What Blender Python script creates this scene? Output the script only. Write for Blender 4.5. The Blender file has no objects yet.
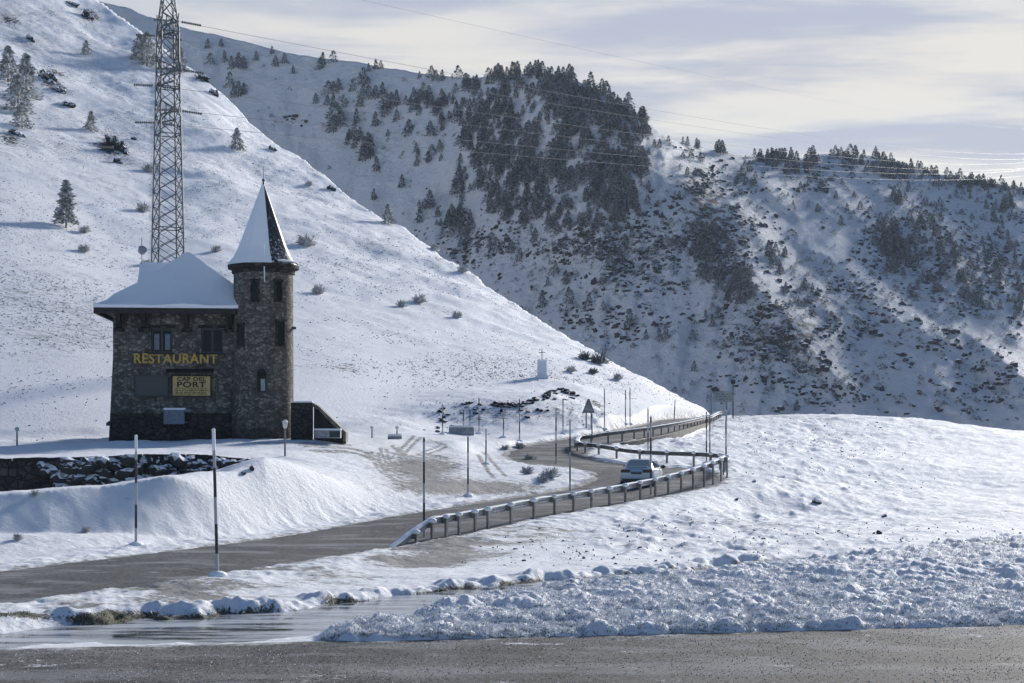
import bpy, bmesh, math, random
import numpy as np
from mathutils import Vector, Matrix

random.seed(7)
RNG = np.random.default_rng(7)
S = bpy.context.scene
COL = S.collection
R = math.radians
F, CX, HY = 1600.0, 512.0, 430.0          # focal length in pixels, principal column, horizon row

def P(px, py, d):
    return np.array([(px - CX) / F * d, d, (HY - py) / F * d])

# ------------------------------------------------------------------ noise
def _hash(ix, iy, seed):
    h = (ix.astype(np.int64) * 374761393 + iy.astype(np.int64) * 668265263 + seed * 974711) & 0x7fffffff
    h = ((h ^ (h >> 13)) * 1274126177) & 0x7fffffff
    return ((h ^ (h >> 16)) & 0xffff) / 65535.0

def vnoise(x, y, seed=0):
    ix, iy = np.floor(x), np.floor(y)
    fx, fy = x - ix, y - iy
    fx = fx * fx * fx * (fx * (fx * 6 - 15) + 10); fy = fy * fy * fy * (fy * (fy * 6 - 15) + 10)
    a = _hash(ix, iy, seed); b = _hash(ix + 1, iy, seed); c = _hash(ix, iy + 1, seed); d = _hash(ix + 1, iy + 1, seed)
    return (a + (b - a) * fx + (c - a) * fy + (a - b - c + d) * fx * fy) * 2 - 1

def fbm(x, y, seed=0, oct=4, gain=.5):
    t = np.zeros_like(x, dtype=float); a = 1.; f = 1.
    for o in range(oct):
        t += a * vnoise(x * f + 13.7 * o, y * f - 7.1 * o, seed + o); a *= gain; f *= 2.03
    return t

def sstep(a, b, x):
    t = np.clip((x - a) / (b - a), 0, 1)
    return t * t * (3 - 2 * t)

# ------------------------------------------------------------------ object helpers
def link(o): COL.objects.link(o); return o

def tag(o, label=None, cat=None, group=None, kind=None):
    if label: o['label'] = label
    if cat: o['category'] = cat
    if group: o['group'] = group
    if kind: o['kind'] = kind
    return o

def empty(name, loc=(0, 0, 0), rz=0):
    o = bpy.data.objects.new(name, None); link(o)
    o.location = loc; o.rotation_euler = (0, 0, rz); o.empty_display_size = .2
    return o

def mesh_np(name, v, f, mats=(), smooth=True, fm=None):
    """v (n,3), f (m,k) k = 3 or 4"""
    me = bpy.data.meshes.new(name)
    v = np.asarray(v, dtype=np.float32); f = np.asarray(f, dtype=np.int32)
    m, k = f.shape
    me.vertices.add(len(v)); me.vertices.foreach_set('co', v.ravel())
    me.loops.add(m * k); me.loops.foreach_set('vertex_index', f.ravel())
    me.polygons.add(m)
    me.polygons.foreach_set('loop_start', np.arange(0, m * k, k, dtype=np.int32))
    me.polygons.foreach_set('loop_total', np.full(m, k, dtype=np.int32))
    for mt in mats: me.materials.append(mt)
    if fm is not None: me.polygons.foreach_set('material_index', np.asarray(fm, dtype=np.int32))
    me.polygons.foreach_set('use_smooth', np.full(m, smooth, dtype=bool))
    me.update(calc_edges=True)
    return me

def obj_me(name, me, parent=None, loc=(0, 0, 0)):
    o = bpy.data.objects.new(name, me); link(o); o.location = loc
    if parent: o.parent = parent
    return o

def attr(me, name, vals):
    a = me.attributes.new(name, 'FLOAT', 'POINT')
    a.data.foreach_set('value', np.asarray(vals, dtype=np.float32).ravel())

class MB:
    """a bmesh collecting boxes, bars and tubes; build() links ONE mesh object"""
    def __init__(s): s.bm = bmesh.new()
    def box(s, c, size, rot=None, bev=0):
        m = Matrix.Translation(Vector(c)) @ (rot.to_4x4() if rot else Matrix.Identity(4)) @ Matrix.Diagonal((*size, 1))
        r = bmesh.ops.create_cube(s.bm, size=1, matrix=m)
        if bev:
            es = list({e for v in r['verts'] for e in v.link_edges})
            bmesh.ops.bevel(s.bm, geom=es, offset=bev, segments=2, affect='EDGES')
        return s
    def tube(s, a, b, r0, r1=None, n=8):
        a, b = Vector(a), Vector(b); r1 = r0 if r1 is None else r1
        d = b - a
        m = Matrix.Translation((a + b) / 2) @ d.to_track_quat('Z', 'Y').to_matrix().to_4x4()
        bmesh.ops.create_cone(s.bm, cap_ends=True, segments=n, radius1=r0, radius2=r1, depth=d.length, matrix=m)
        return s
    def bar(s, a, b, w):
        a, b = Vector(a), Vector(b); d = b - a
        m = Matrix.Translation((a + b) / 2) @ d.to_track_quat('Z', 'Y').to_matrix().to_4x4() @ Matrix.Diagonal((w, w, d.length, 1))
        bmesh.ops.create_cube(s.bm, size=1, matrix=m); return s
    def ball(s, c, r, sc=(1, 1, 1), sub=2):
        m = Matrix.Translation(Vector(c)) @ Matrix.Diagonal((*sc, 1))
        bmesh.ops.create_icosphere(s.bm, subdivisions=sub, radius=r, matrix=m); return s
    def poly(s, pts):
        s.bm.faces.new([s.bm.verts.new(p) for p in pts]); return s
    def prism(s, pts, off):
        """extrude a planar polygon along vector off"""
        off = Vector(off)
        a = [s.bm.verts.new(Vector(p)) for p in pts]; b = [s.bm.verts.new(Vector(p) + off) for p in pts]
        n = len(pts)
        s.bm.faces.new(a); s.bm.faces.new(b[::-1])
        for i in range(n): s.bm.faces.new((a[i], b[i], b[(i + 1) % n], a[(i + 1) % n]))
        bmesh.ops.recalc_face_normals(s.bm, faces=s.bm.faces[:]); return s
    def lathe(s, prof, n=24, c=(0, 0, 0), cap=True):
        rings = []
        for r, z in prof:
            rings.append([s.bm.verts.new((c[0] + r * math.cos(2 * math.pi * k / n), c[1] + r * math.sin(2 * math.pi * k / n), c[2] + z)) for k in range(n)])
        for a, b in zip(rings, rings[1:]):
            for k in range(n): s.bm.faces.new((a[k], a[(k + 1) % n], b[(k + 1) % n], b[k]))
        if cap:
            s.bm.faces.new(rings[0][::-1]); s.bm.faces.new(rings[-1])
        return s
    def build(s, name, mat, parent=None, loc=(0, 0, 0), smooth=False):
        me = bpy.data.meshes.new(name); s.bm.to_mesh(me); s.bm.free()
        for m in (mat if isinstance(mat, (list, tuple)) else [mat]): me.materials.append(m)
        if smooth:
            me.polygons.foreach_set('use_smooth', [True] * len(me.polygons))
            me.set_sharp_from_angle(angle=R(40))
        return obj_me(name, me, parent, loc)

def copy_tree(o, parent=None):
    c = o.copy(); link(c); c.parent = parent
    for ch in list(o.children): copy_tree(ch, c)
    return c

# ------------------------------------------------------------------ materials
class NT:
    def __init__(s, nt): s.nt = nt; s.N = nt.nodes; s.L = nt.links
    def n(s, t, **kw):
        x = s.N.new(t)
        for k, v in kw.items():
            if k in x.inputs: s.set(x.inputs[k], v)
            else: setattr(x, k, v)
        return x
    def set(s, inp, v):
        if isinstance(v, bpy.types.NodeSocket): s.L.new(v, inp)
        else: inp.default_value = v
    def math(s, op, a, b=0., c=None, clamp=False):
        x = s.N.new('ShaderNodeMath'); x.operation = op; x.use_clamp = clamp
        s.set(x.inputs[0], a); s.set(x.inputs[1], b)
        if c is not None: s.set(x.inputs[2], c)
        return x.outputs[0]
    def mix(s, f, a, b):
        x = s.N.new('ShaderNodeMix'); x.data_type = 'RGBA'
        s.set(x.inputs[0], f)
        s.set(x.inputs[6], a if isinstance(a, bpy.types.NodeSocket) else (*a, 1)); s.set(x.inputs[7], b if isinstance(b, bpy.types.NodeSocket) else (*b, 1))
        return x.outputs[2]
    def ramp(s, f, a, b):
        x = s.N.new('ShaderNodeMapRange'); x.interpolation_type = 'SMOOTHSTEP'
        s.set(x.inputs['Value'], f); s.set(x.inputs['From Min'], a); s.set(x.inputs['From Max'], b)
        return x.outputs[0]
    def noise(s, vec, scale, detail=4, rough=.55, dist=0):
        x = s.N.new('ShaderNodeTexNoise'); x.inputs['Scale'].default_value = scale
        x.inputs['Detail'].default_value = detail; x.inputs['Roughness'].default_value = rough; x.inputs['Distortion'].default_value = dist
        s.L.new(vec, x.inputs['Vector']); return x.outputs[0]
    def mapping(s, vec, rot=(0, 0, 0), scale=(1, 1, 1), loc=(0, 0, 0)):
        x = s.N.new('ShaderNodeMapping'); s.L.new(vec, x.inputs[0])
        x.inputs['Rotation'].default_value = rot; x.inputs['Scale'].default_value = scale; x.inputs['Location'].default_value = loc
        return x.outputs[0]
    def attr(s, name):
        x = s.N.new('ShaderNodeAttribute'); x.attribute_name = name; return x.outputs['Fac']
    def bump(s, h, strength=.5, dist=.05):
        x = s.N.new('ShaderNodeBump'); x.inputs['Strength'].default_value = strength; x.inputs['Distance'].default_value = dist
        s.L.new(h, x.inputs['Height']); return x.outputs[0]

def new_mat(name, rough=.7, base=(.5, .5, .5), metal=0, spec=.5):
    m = bpy.data.materials.new(name); m.use_nodes = True
    t = NT(m.node_tree); b = t.N['Principled BSDF']
    b.inputs['Roughness'].default_value = rough; b.inputs['Base Color'].default_value = (*base, 1)
    b.inputs['Metallic'].default_value = metal; b.inputs['Specular IOR Level'].default_value = spec
    return m, t, b

def simple(name, base, rough=.6, metal=0, var=.25, scale=6., spec=.5):
    """a plain paint / wood / metal with cloudy wear"""
    m, t, b = new_mat(name, rough, base, metal, spec)
    tc = t.n('ShaderNodeTexCoord').outputs['Object']
    n = t.noise(tc, scale, 5)
    dark = tuple(c * (1 - var) for c in base); light = tuple(min(1, c * (1 + var)) for c in base)
    t.L.new(t.mix(t.ramp(n, .3, .7), dark, light), b.inputs['Base Color'])
    t.L.new(t.bump(n, .15, .02), b.inputs['Normal'])
    return m

SNOWC = (.86, .875, .90)

def up_facing(t, lo=.25, hi=.6, noise=None, amt=.3):
    g = t.n('ShaderNodeNewGeometry')
    z = t.n('ShaderNodeSeparateXYZ', Vector=g.outputs['Normal']).outputs[2]
    if noise is not None: z = t.math('ADD', z, t.math('MULTIPLY', t.math('SUBTRACT', noise, .5), amt))
    return t.ramp(z, lo, hi)

def mat_ground():
    m, t, b = new_mat('snowy_ground', .75, spec=.3)
    tc = t.n('ShaderNodeTexCoord').outputs['Object']
    # hillside speckle: tufts stretched along the contour
    st = t.mapping(tc, rot=(0, 0, R(-66)), scale=(.42, 1.5, 1.5))
    n1 = t.noise(st, 2.6, 6, .68)
    n1b = t.noise(t.mapping(tc, rot=(0, 0, R(-40)), scale=(.3, 1.2, 1.2)), 1.3, 5, .7)
    n2 = t.noise(tc, 7, 5, .65)
    n3 = t.noise(tc, .12, 3)
    veg = t.attr('veg'); rock = t.attr('rock'); mud = t.attr('mud'); grs = t.attr('grass')
    # vegetation cover: crisp tufts and thin streaks
    nt_ = t.noise(t.mapping(tc, rot=(0, 0, R(-58)), scale=(.55, 1.5, 1.5)), 1.9, 9, .78)
    fine = t.noise(t.mapping(tc, rot=(0, 0, R(-62)), scale=(.6, 1.6, 1.6)), 4.5, 6, .8)
    v = t.math('MULTIPLY_ADD', veg, .07, t.math('MULTIPLY_ADD', n1b, .22, t.math('MULTIPLY_ADD', nt_, .38, t.math('MULTIPLY', fine, .40))))
    v = t.math('ADD', v, t.math('MULTIPLY', t.math('SUBTRACT', n3, .5), .12))
    vm = t.math('MULTIPLY', t.ramp(v, .595, .645), .82)
    vcol = t.mix(t.ramp(n2, .35, .65), (.075, .074, .074), (.34, .335, .33))
    col = t.mix(vm, SNOWC, vcol)
    def cover(mask, noise, k, lo, hi): return t.ramp(t.math('ADD', t.math('MULTIPLY', mask, .6), t.math('MULTIPLY', t.math('SUBTRACT', noise, .5), k)), lo, hi)
    # rock and bare earth
    rk = cover(rock, t.noise(tc, 1.7, 8, .72), 1.9, .40, .47)
    col = t.mix(rk, col, t.mix(n2, (.016, .015, .016), (.075, .068, .06)))
    # gravel, slush and tyre tracks
    md = cover(mud, t.noise(tc, 2.4, 9, .75), 1.5, .22, .52)
    nf = t.noise(tc, 16, 5, .75)
    col = t.mix(t.math('MULTIPLY', md, .9), col, t.mix(t.ramp(nf, .3, .7), (.06, .058, .053), (.28, .272, .255)))
    # grass between snow clumps
    gn = t.noise(t.mapping(tc, scale=(9, 9, 1.6)), 1.6, 6, .75)
    gm = cover(grs, gn, 1.8, .26, .46)
    gcol = t.mix(t.ramp(t.noise(tc, 26, 4), .35, .65), (.03, .033, .02), (.19, .175, .115))
    col = t.mix(gm, col, gcol)
    t.L.new(col, b.inputs['Base Color'])
    h = t.math('MULTIPLY_ADD', t.math('ADD', nt_, fine), .5, t.math('MULTIPLY', t.noise(tc, 3.5, 8, .62), .6))
    t.L.new(t.bump(h, .6, .25), b.inputs['Normal'])
    return m

def mat_mountain():
    m, t, b = new_mat('snowy_mountainside', .8, spec=.2)
    tc = t.n('ShaderNodeTexCoord').outputs['Object']
    n1 = t.noise(t.mapping(tc, rot=(0, 0, R(20)), scale=(.9, .45, 1.2)), .22, 7, .68)
    n2 = t.noise(tc, .09, 4, .6)
    n3 = t.noise(t.mapping(tc, scale=(1, .8, 1.6)), .55, 5, .7)
    rock = t.attr('rock')
    n4 = t.noise(t.mapping(tc, scale=(1, .8, 1.5)), .35, 8, .75)
    k = t.ramp(t.math('ADD', t.math('MULTIPLY', rock, .17), t.math('ADD', t.math('MULTIPLY', n4, .75), t.math('MULTIPLY', n1, .25))), .625, .675)
    k2 = t.math('MULTIPLY', t.ramp(t.math('ADD', t.math('MULTIPLY', rock, .10), t.math('ADD', t.math('MULTIPLY', n3, .7), t.math('MULTIPLY', n2, .3))), .56, .70), .28)
    col = t.mix(k2, SNOWC, (.22, .215, .21))
    col = t.mix(t.math('MULTIPLY', k, .92), col, t.mix(n3, (.022, .024, .026), (.12, .115, .11)))
    t.L.new(col, b.inputs['Base Color'])
    t.L.new(t.bump(t.math('ADD', n1, t.math('MULTIPLY', n4, .8)), 1.0, 2.5), b.inputs['Normal'])
    return m

def mat_asphalt(name, base_lo, base_hi, fleck, streak_rot, snow=.5, grain=9):
    m, t, b = new_mat(name, .7, spec=.1)
    tc = t.n('ShaderNodeTexCoord').outputs['Object']
    n1 = t.noise(tc, grain, 8, .8); n2 = t.noise(tc, .5, 4, .6)
    st = t.noise(t.mapping(tc, rot=(0, 0, streak_rot), scale=(.45, .9, 1)), .7, 8, .68)
    c = t.mix(t.ramp(t.math('MULTIPLY_ADD', n1, .75, t.math('MULTIPLY', n2, .25)), .40, .60), base_lo, base_hi)
    # packed frost in the driving direction
    c = t.mix(t.math('MULTIPLY', t.ramp(st, .48, .60), snow), c, (.33, .332, .335))
    c = t.mix(t.math('MULTIPLY', t.ramp(t.math('ADD', t.math('MULTIPLY', n1, .25), t.math('MULTIPLY', t.noise(t.mapping(tc, rot=(0, 0, streak_rot), scale=(.6, 1.0, 1)), .9, 9, .74), .75)), .59, .64), fleck), c, (.75, .76, .78))
    ed = t.attr('edge')
    em = t.ramp(t.math('ADD', ed, t.math('MULTIPLY', t.math('SUBTRACT', t.noise(tc, 1.6, 9, .75), .5), 1.7)), .72, 1.0)
    c = t.mix(t.math('MULTIPLY', em, .8), c, (.62, .62, .62))
    t.L.new(c, b.inputs['Base Color'])
    t.L.new(t.math('MULTIPLY_ADD', n2, .25, .68), b.inputs['Roughness'])
    t.L.new(t.bump(n1, .6, .02), b.inputs['Normal'])
    return m

def mat_stone(name, scale=3.2, lo=(.045, .04, .036), hi=(.20, .175, .15), mortar=(.10, .095, .088), dark_below=None):
    m, t, b = new_mat(name, .85, spec=.25)
    tc = t.n('ShaderNodeTexCoord').outputs['Object']
    w = t.noise(tc, 2.0, 3)
    vv = t.n('ShaderNodeVectorMath', operation='ADD')
    t.L.new(t.mapping(tc, scale=(1, 1, 1.45)), vv.inputs[0])
    sc = t.n('ShaderNodeVectorMath', operation='SCALE'); 
    nz = t.n('ShaderNodeTexNoise'); nz.inputs['Scale'].default_value = 3; t.L.new(tc, nz.inputs['Vector'])
    t.L.new(nz.outputs['Color'], sc.inputs[0]); sc.inputs['Scale'].default_value = .16
    t.L.new(sc.outputs[0], vv.inputs[1])
    vo = t.n('ShaderNodeTexVoronoi', feature='F1'); vo.inputs['Scale'].default_value = scale; t.L.new(vv.outputs[0], vo.inputs['Vector'])
    ve = t.n('ShaderNodeTexVoronoi', feature='DISTANCE_TO_EDGE'); ve.inputs['Scale'].default_value = scale; t.L.new(vv.outputs[0], ve.inputs['Vector'])
    sp = t.n('ShaderNodeSeparateColor'); t.L.new(vo.outputs['Color'], sp.inputs[0])
    tone = t.math('MULTIPLY_ADD', t.math('POWER', sp.outputs[0], 1.6), .75, t.math('MULTIPLY', t.noise(tc, 14, 5, .7), .3))
    c = t.mix(tone, lo, hi)
    c = t.mix(t.math('MULTIPLY', sp.outputs[1], .22), c, (.19, .14, .11))
    c = t.mix(t.ramp(ve.outputs['Distance'], .07, .02), c, mortar)
    # damp stains running down
    stn = t.noise(t.mapping(tc, scale=(1.2, 1.2, .25)), 1.4, 5, .6)
    c = t.mix(t.math('MULTIPLY', t.ramp(stn, .45, .75), .6), c, (.025, .024, .024))
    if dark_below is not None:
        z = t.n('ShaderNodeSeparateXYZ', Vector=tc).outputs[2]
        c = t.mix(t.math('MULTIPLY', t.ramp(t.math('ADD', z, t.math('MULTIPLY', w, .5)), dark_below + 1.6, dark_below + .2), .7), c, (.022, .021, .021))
    t.L.new(c, b.inputs['Base Color'])
    hgt = t.math('MULTIPLY_ADD', t.ramp(ve.outputs['Distance'], 0, .12), .8, t.math('MULTIPLY', t.noise(tc, 9, 5), .4))
    t.L.new(t.bump(hgt, .9, .05), b.inputs['Normal'])
    return m

def mat_rock(name='snowy_rock', lo=(.02, .02, .021), hi=(.10, .095, .09), a=.35, b_=.62):
    m, t, b = new_mat(name, .85, spec=.25)
    tc = t.n('ShaderNodeTexCoord').outputs['Object']
    n = t.noise(tc, 3, 6, .7)
    c = t.mix(n, lo, hi)
    c = t.mix(up_facing(t, a, b_, t.noise(tc, 2.5, 5), .5), c, SNOWC)
    t.L.new(c, b.inputs['Base Color']); t.L.new(t.bump(n, .8, .08), b.inputs['Normal'])
    return m

def mat_foliage(name, lo, hi, frost=.5, fcol=(.55, .58, .62), nscale=1.3):
    m, t, b = new_mat(name, .8, spec=.15)
    tc = t.n('ShaderNodeTexCoord').outputs['Object']
    oi = t.n('ShaderNodeObjectInfo')
    n = t.noise(tc, nscale, 4, .7)
    nf = t.noise(tc, nscale * 6, 3)
    c = t.mix(nf, lo, hi)
    g = t.n('ShaderNodeNewGeometry')
    z = t.math('ABSOLUTE', t.n('ShaderNodeSeparateXYZ', Vector=g.outputs['Normal']).outputs[2])
    f = t.ramp(t.math('ADD', t.math('MULTIPLY', z, .45), t.math('MULTIPLY', n, .9)), .50, .85)
    c = t.mix(t.math('MULTIPLY', f, frost), c, fcol)
    t.L.new(c, b.inputs['Base Color'])
    return m

def mat_blades():
    m, t, b = new_mat('frosted_grass_blades', .8, spec=.15)
    tc = t.n('ShaderNodeTexCoord').outputs['Object']
    n = t.noise(tc, 3, 4)
    c = t.mix(t.ramp(n, .35, .65), (.035, .038, .022), (.16, .15, .09))
    c = t.mix(t.ramp(t.attr('frost'), .05, .6), c, (.84, .86, .89))
    t.L.new(c, b.inputs['Base Color']); return m

def mat_snow():
    m, t, b = new_mat('fresh_snow', .7, spec=.3)
    tc = t.n('ShaderNodeTexCoord').outputs['Object']
    n = t.noise(tc, 1.1, 5, .55)
    t.L.new(t.mix(n, (.83, .845, .87), (.90, .91, .925)), b.inputs['Base Color'])
    t.L.new(t.bump(t.noise(tc, 4, 6), .25, .05), b.inputs['Normal'])
    return m

def mat_slate():
    m, t, b = new_mat('slate_tiles', .55, spec=.4)
    tc = t.n('ShaderNodeTexCoord').outputs['Object']
    w = t.n('ShaderNodeTexBrick'); w.inputs['Scale'].default_value = 5; w.offset = .5
    w.inputs['Color1'].default_value = (.016, .016, .017, 1); w.inputs['Color2'].default_value = (.05, .048, .047, 1); w.inputs['Mortar'].default_value = (.006, .006, .006, 1)
    w.inputs['Mortar Size'].default_value = .02
    t.L.new(t.mapping(tc, rot=(R(90), 0, 0)), w.inputs['Vector'])
    sn = t.ramp(t.math('ADD', t.noise(tc, 7, 6, .75), t.math('MULTIPLY', t.math('SUBTRACT', 12.6, t.n('ShaderNodeSeparateXYZ', Vector=tc).outputs[2]), .03)), .56, .66)
    c = t.mix(t.math('MULTIPLY', sn, .8), w.outputs['Color'], SNOWC)
    t.L.new(c, b.inputs['Base Color'])
    return m

def mat_water():
    m, t, b = new_mat('cold_pond_water', .04, (.018, .022, .024), 0, .5)
    b.inputs['IOR'].default_value = 1.33
    tc = t.n('ShaderNodeTexCoord').outputs['Object']
    n = t.noise(t.mapping(tc, scale=(.9, 1.8, 1)), 1.6, 4)
    ice = t.ramp(t.noise(t.mapping(tc, rot=(0, 0, R(-12)), scale=(.3, 1.6, 1)), .9, 8, .7), .40, .56)
    t.L.new(t.mix(t.math('MULTIPLY', ice, .8), (.05, .055, .058), (.62, .65, .68)), b.inputs['Base Color'])
    t.L.new(t.math('MULTIPLY_ADD', ice, .22, .04), b.inputs['Roughness'])
    t.L.new(t.bump(n, .12, .03), b.inputs['Normal'])
    return m

def mat_glass(name='dark_glass', base=(.008, .009, .010), rough=.08, spec=.18):
    m, t, b = new_mat(name, rough, base, 0, spec); return m

def mat_pole():
    """bands of dark and pale paint up a snow pole, frosted in places"""
    m, t, b = new_mat('banded_pole_paint', .5)
    tc = t.n('ShaderNodeTexCoord').outputs['Object']
    z = t.n('ShaderNodeSeparateXYZ', Vector=tc).outputs[2]
    s = t.math('GREATER_THAN', t.math('FRACT', t.math('MULTIPLY_ADD', z, .66, .62)), .52)
    c = t.mix(s, (.03, .03, .035), (.42, .42, .43))
    fr = t.ramp(t.noise(tc, 3.0, 4), .56, .68)
    c = t.mix(t.math('MULTIPLY', fr, .35), c, (.6, .62, .65))
    t.L.new(c, b.inputs['Base Color']); return m

M = dict(
    ground=mat_ground(), mountain=mat_mountain(),
    road=mat_asphalt('wet_asphalt', (.052, .053, .054), (.158, .160, .162), .5, R(-65), .5),
    fgroad=mat_asphalt('gritty_asphalt', (.035, .034, .032), (.19, .185, .178), .85, R(-11), .40, 11),
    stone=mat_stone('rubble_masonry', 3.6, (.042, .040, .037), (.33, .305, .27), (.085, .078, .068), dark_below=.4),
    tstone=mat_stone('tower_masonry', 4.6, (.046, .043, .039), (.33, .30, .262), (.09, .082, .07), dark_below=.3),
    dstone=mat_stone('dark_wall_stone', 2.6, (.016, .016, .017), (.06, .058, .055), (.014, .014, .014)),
    concrete=simple('old_concrete', (.16, .15, .13), .85, var=.45, scale=2.5),
    rock=mat_rock(), wallrock=mat_rock('wall_boulder', (.014, .014, .015), (.085, .082, .08), .45, .75), cliff=mat_rock('cliff_rock', (.012, .012, .013), (.09, .085, .08), .18, .45),
    farrock=mat_rock('far_rock', (.015, .016, .018), (.075, .074, .074), .62, .85),
    snow=mat_snow(), slate=mat_slate(), water=mat_water(), glass=mat_glass(),
    wood=simple('dark_stained_wood', (.022, .018, .015), .7, var=.35, scale=4),
    iron=simple('galvanised_iron', (.17, .18, .18), .5, .6, .3, 5),
    pylonsteel=simple('weathered_pylon_steel', (.105, .115, .115), .6, .25, .25, 1.5),
    frame=simple('dark_frame_paint', (.035, .038, .042), .5, var=.2),
    darkrail=simple('weathered_rail_steel', (.16, .155, .15), .5, .4, .3, 3), rail=simple('guardrail_steel', (.50, .51, .52), .45, .55, .25, 3),
    railpost=simple('guardrail_post', (.20, .19, .18), .7, .1, .35, 4),
    pole=mat_pole(),
    pine=mat_foliage('frosted_pine_needles', (.014, .019, .018), (.065, .076, .07), .68, (.58, .61, .65), .9),
    nearpine=mat_foliage('snowy_pine_needles', (.13, .14, .125), (.33, .335, .31), .9, (.82, .83, .85), 1.2),
    shrub=mat_foliage('frosted_shrub_twigs', (.20, .195, .18), (.46, .45, .42), .85, (.84, .85, .87), 1.6),
    darkshrub=mat_foliage('dark_heather', (.06, .064, .06), (.2, .2, .19), .6, (.6, .62, .65), .9),
    tuss=mat_blades(),
    grit=simple('road_grit', (.07, .068, .065), .9, var=.5, scale=2), heath=simple('dead_heather', (.17, .165, .16), .9, var=.6, scale=.8), earth=mat_rock('wet_earth', (.010, .009, .009), (.05, .044, .04), .80, .97),
    trunk=simple('pine_bark', (.05, .04, .033), .9),
    yellow=simple('yellow_letters', (.52, .33, .06), .5, var=.12),
    signface=simple('ochre_sign_board', (.52, .38, .15), .6, var=.15, scale=3),
    signink=simple('brown_sign_paint', (.05, .028, .012), .6),
    bluebox=simple('grey_blue_metal', (.14, .18, .23), .5, .1, .15),
    board=mat_glass('menu_case_glass', (.075, .08, .08), .2),
    carpaint=None, white=simple('frosted_white', (.72, .74, .77), .6, var=.06),
    signback=simple('frosted_sign_face', (.30, .31, .32), .5, .2, .3, 4),
    lampglass=simple('frosted_lamp_glass', (.55, .56, .56), .25, var=.1),
    curtain=simple('pale_green_curtain', (.26, .34, .31), .8, var=.3, scale=9),
    tyre=simple('tyre_rubber', (.02, .02, .02), .85), redlens=simple('tail_lamp_lens', (.05, .006, .01), .2, var=.1),
    plate=simple('number_plate', (.10, .10, .10), .4, var=.1), carglass=mat_glass('car_glass', (.03, .035, .035), .03),
    rearglass=mat_glass('hazy_rear_window', (.34, .37, .35), .15),
    wire=simple('conductor_wire', (.22, .225, .23), .5, .6, .1),
)
m, t, b = new_mat('silver_blue_car_paint', .28, (.42, .50, .60), .30); b.inputs['Coat Weight'].default_value = .6; M['carpaint'] = m

# ------------------------------------------------------------------ near terrain: control points (column, row, distance)
CP = [
 # valley floor right of the brook
 *[(px, HY + F * 4.05 / d, d) for px in (420, 600, 800, 1024, 1400) for d in (34, 45)],
 *[(px, HY + F * 4.0 / 58, 58) for px in (620, 800, 1024, 1400)],
 (760, 510, 78), (850, 506, 80), (960, 507, 80), (1100, 505, 82), (1400, 500, 85),
 (760, 480, 93), (850, 484, 94), (960, 485, 95), (1100, 480, 95),
 (760, 445, 120), (850, 446, 122), (960, 452, 122), (1100, 450, 122),
 (745, 416, 152), (800, 415, 154), (850, 415, 155), (900, 417, 155), (960, 424, 155), (1024, 433, 155), (1150, 440, 155), (1400, 440, 160),
 (745, 430, 200), (850, 440, 200), (960, 450, 200), (1100, 460, 200), (1400, 470, 200),
 (745, 450, 300), (900, 470, 300), (1100, 480, 300), (1400, 480, 300),
 # verge by the outer hairpin and the bank under the guard rail
 (735, 474, 86), (742, 488, 80), (700, 520, 67), (690, 555, 53), (650, 500, 75), (650, 540, 58), (600, 575, 45),
 (560, 545, 55), (540, 520, 65.5), (500, 530, 62), (500, 560, 50), (424, 546, 56.5), (430, 565, 49), (330, 562, 49), (218, 580, 42.5), (100, 595, 38.5), (0, 610, 35.2), (-150, 640, 31),
 (450, 591, 41), (350, 594, 40),
 # shelf between brook and road
 (0, 622, 33.6), (100, 612, 35.2), (200, 600, 38), (300, 590, 40.5),
 # verge and bank beyond the road
 (-200, 585, 43), (0, 570, 46), (100, 556, 50), (200, 542, 54), (300, 528, 58), (400, 513, 66), (470, 501, 70),
 (-200, 545, 50), (-100, 538, 51.3), (0, 533, 52.5), (50, 532, 53.4), (100, 532, 54.3), (150, 531, 55.6), (200, 530, 57), (235, 528, 58), (270, 525, 59), (320, 518, 61), (360, 510, 64),
 (-200, 502, 52.7), (-100, 497, 54), (0, 494, 55.4), (50, 490, 56.6), (100, 486, 57.8), (150, 479, 59.5), (200, 471, 61.4), (235, 467, 62.5), (270, 464.5, 63.6), (310, 469, 66), (350, 483, 68), (385, 494, 71),
 # terrace with the car park
 (-200, 460, 69), (0, 459, 70), (100, 459, 70), (200, 460, 72), (270, 460, 73), (330, 462, 80), (390, 472, 82), (440, 482, 80),
 (300, 452, 84), (250, 447, 88), (360, 448, 92), (420, 460, 90), (470, 472, 86), (500, 482, 82), (540, 484, 82),
 (200, 441, 93), (100, 442, 95), (0, 446, 95), (-200, 448, 95), (300, 438, 95), (350, 438, 104), (410, 440, 104), (450, 447, 100),
 # island between car park and hairpin
 (486, 462, 95), (540, 474, 89), (560, 468, 91), (495, 446, 101), (515, 449, 102), (470, 440, 112), (575, 472, 88),
 # inside of the hairpin
 (650, 461, 100), (690, 459, 102), (640, 453, 107), (700, 446, 112), (722, 458, 100), (735, 442, 115), (735, 424, 140),
 # cut bank and shelf above the upper road
 (521, 443, 106), (470, 434, 120), (540, 438, 114), (604, 431, 125), (650, 424, 140), (690, 418, 160),
 (430, 424, 121), (480, 401, 129), (520, 402, 129), (540, 398, 132), (560, 394, 136), (600, 409, 137), (650, 415, 150),
 (400, 420, 119), (350, 424, 116), (300, 426, 114), (200, 427, 112), (100, 430, 110), (0, 434, 108), (-200, 436, 108),
 (480, 384, 150), (541, 379, 158), (400, 399, 134), (570, 382, 155),
 # behind the saddle
 (600, 410, 230), (700, 428, 230), (500, 380, 230), (600, 430, 320), (400, 370, 260),
 (200, 400, 180), (0, 400, 180), (-300, 400, 180), (300, 400, 200), (200, 400, 330), (-300, 400, 330),
]
C3 = np.array([P(*c) for c in CP])
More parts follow.
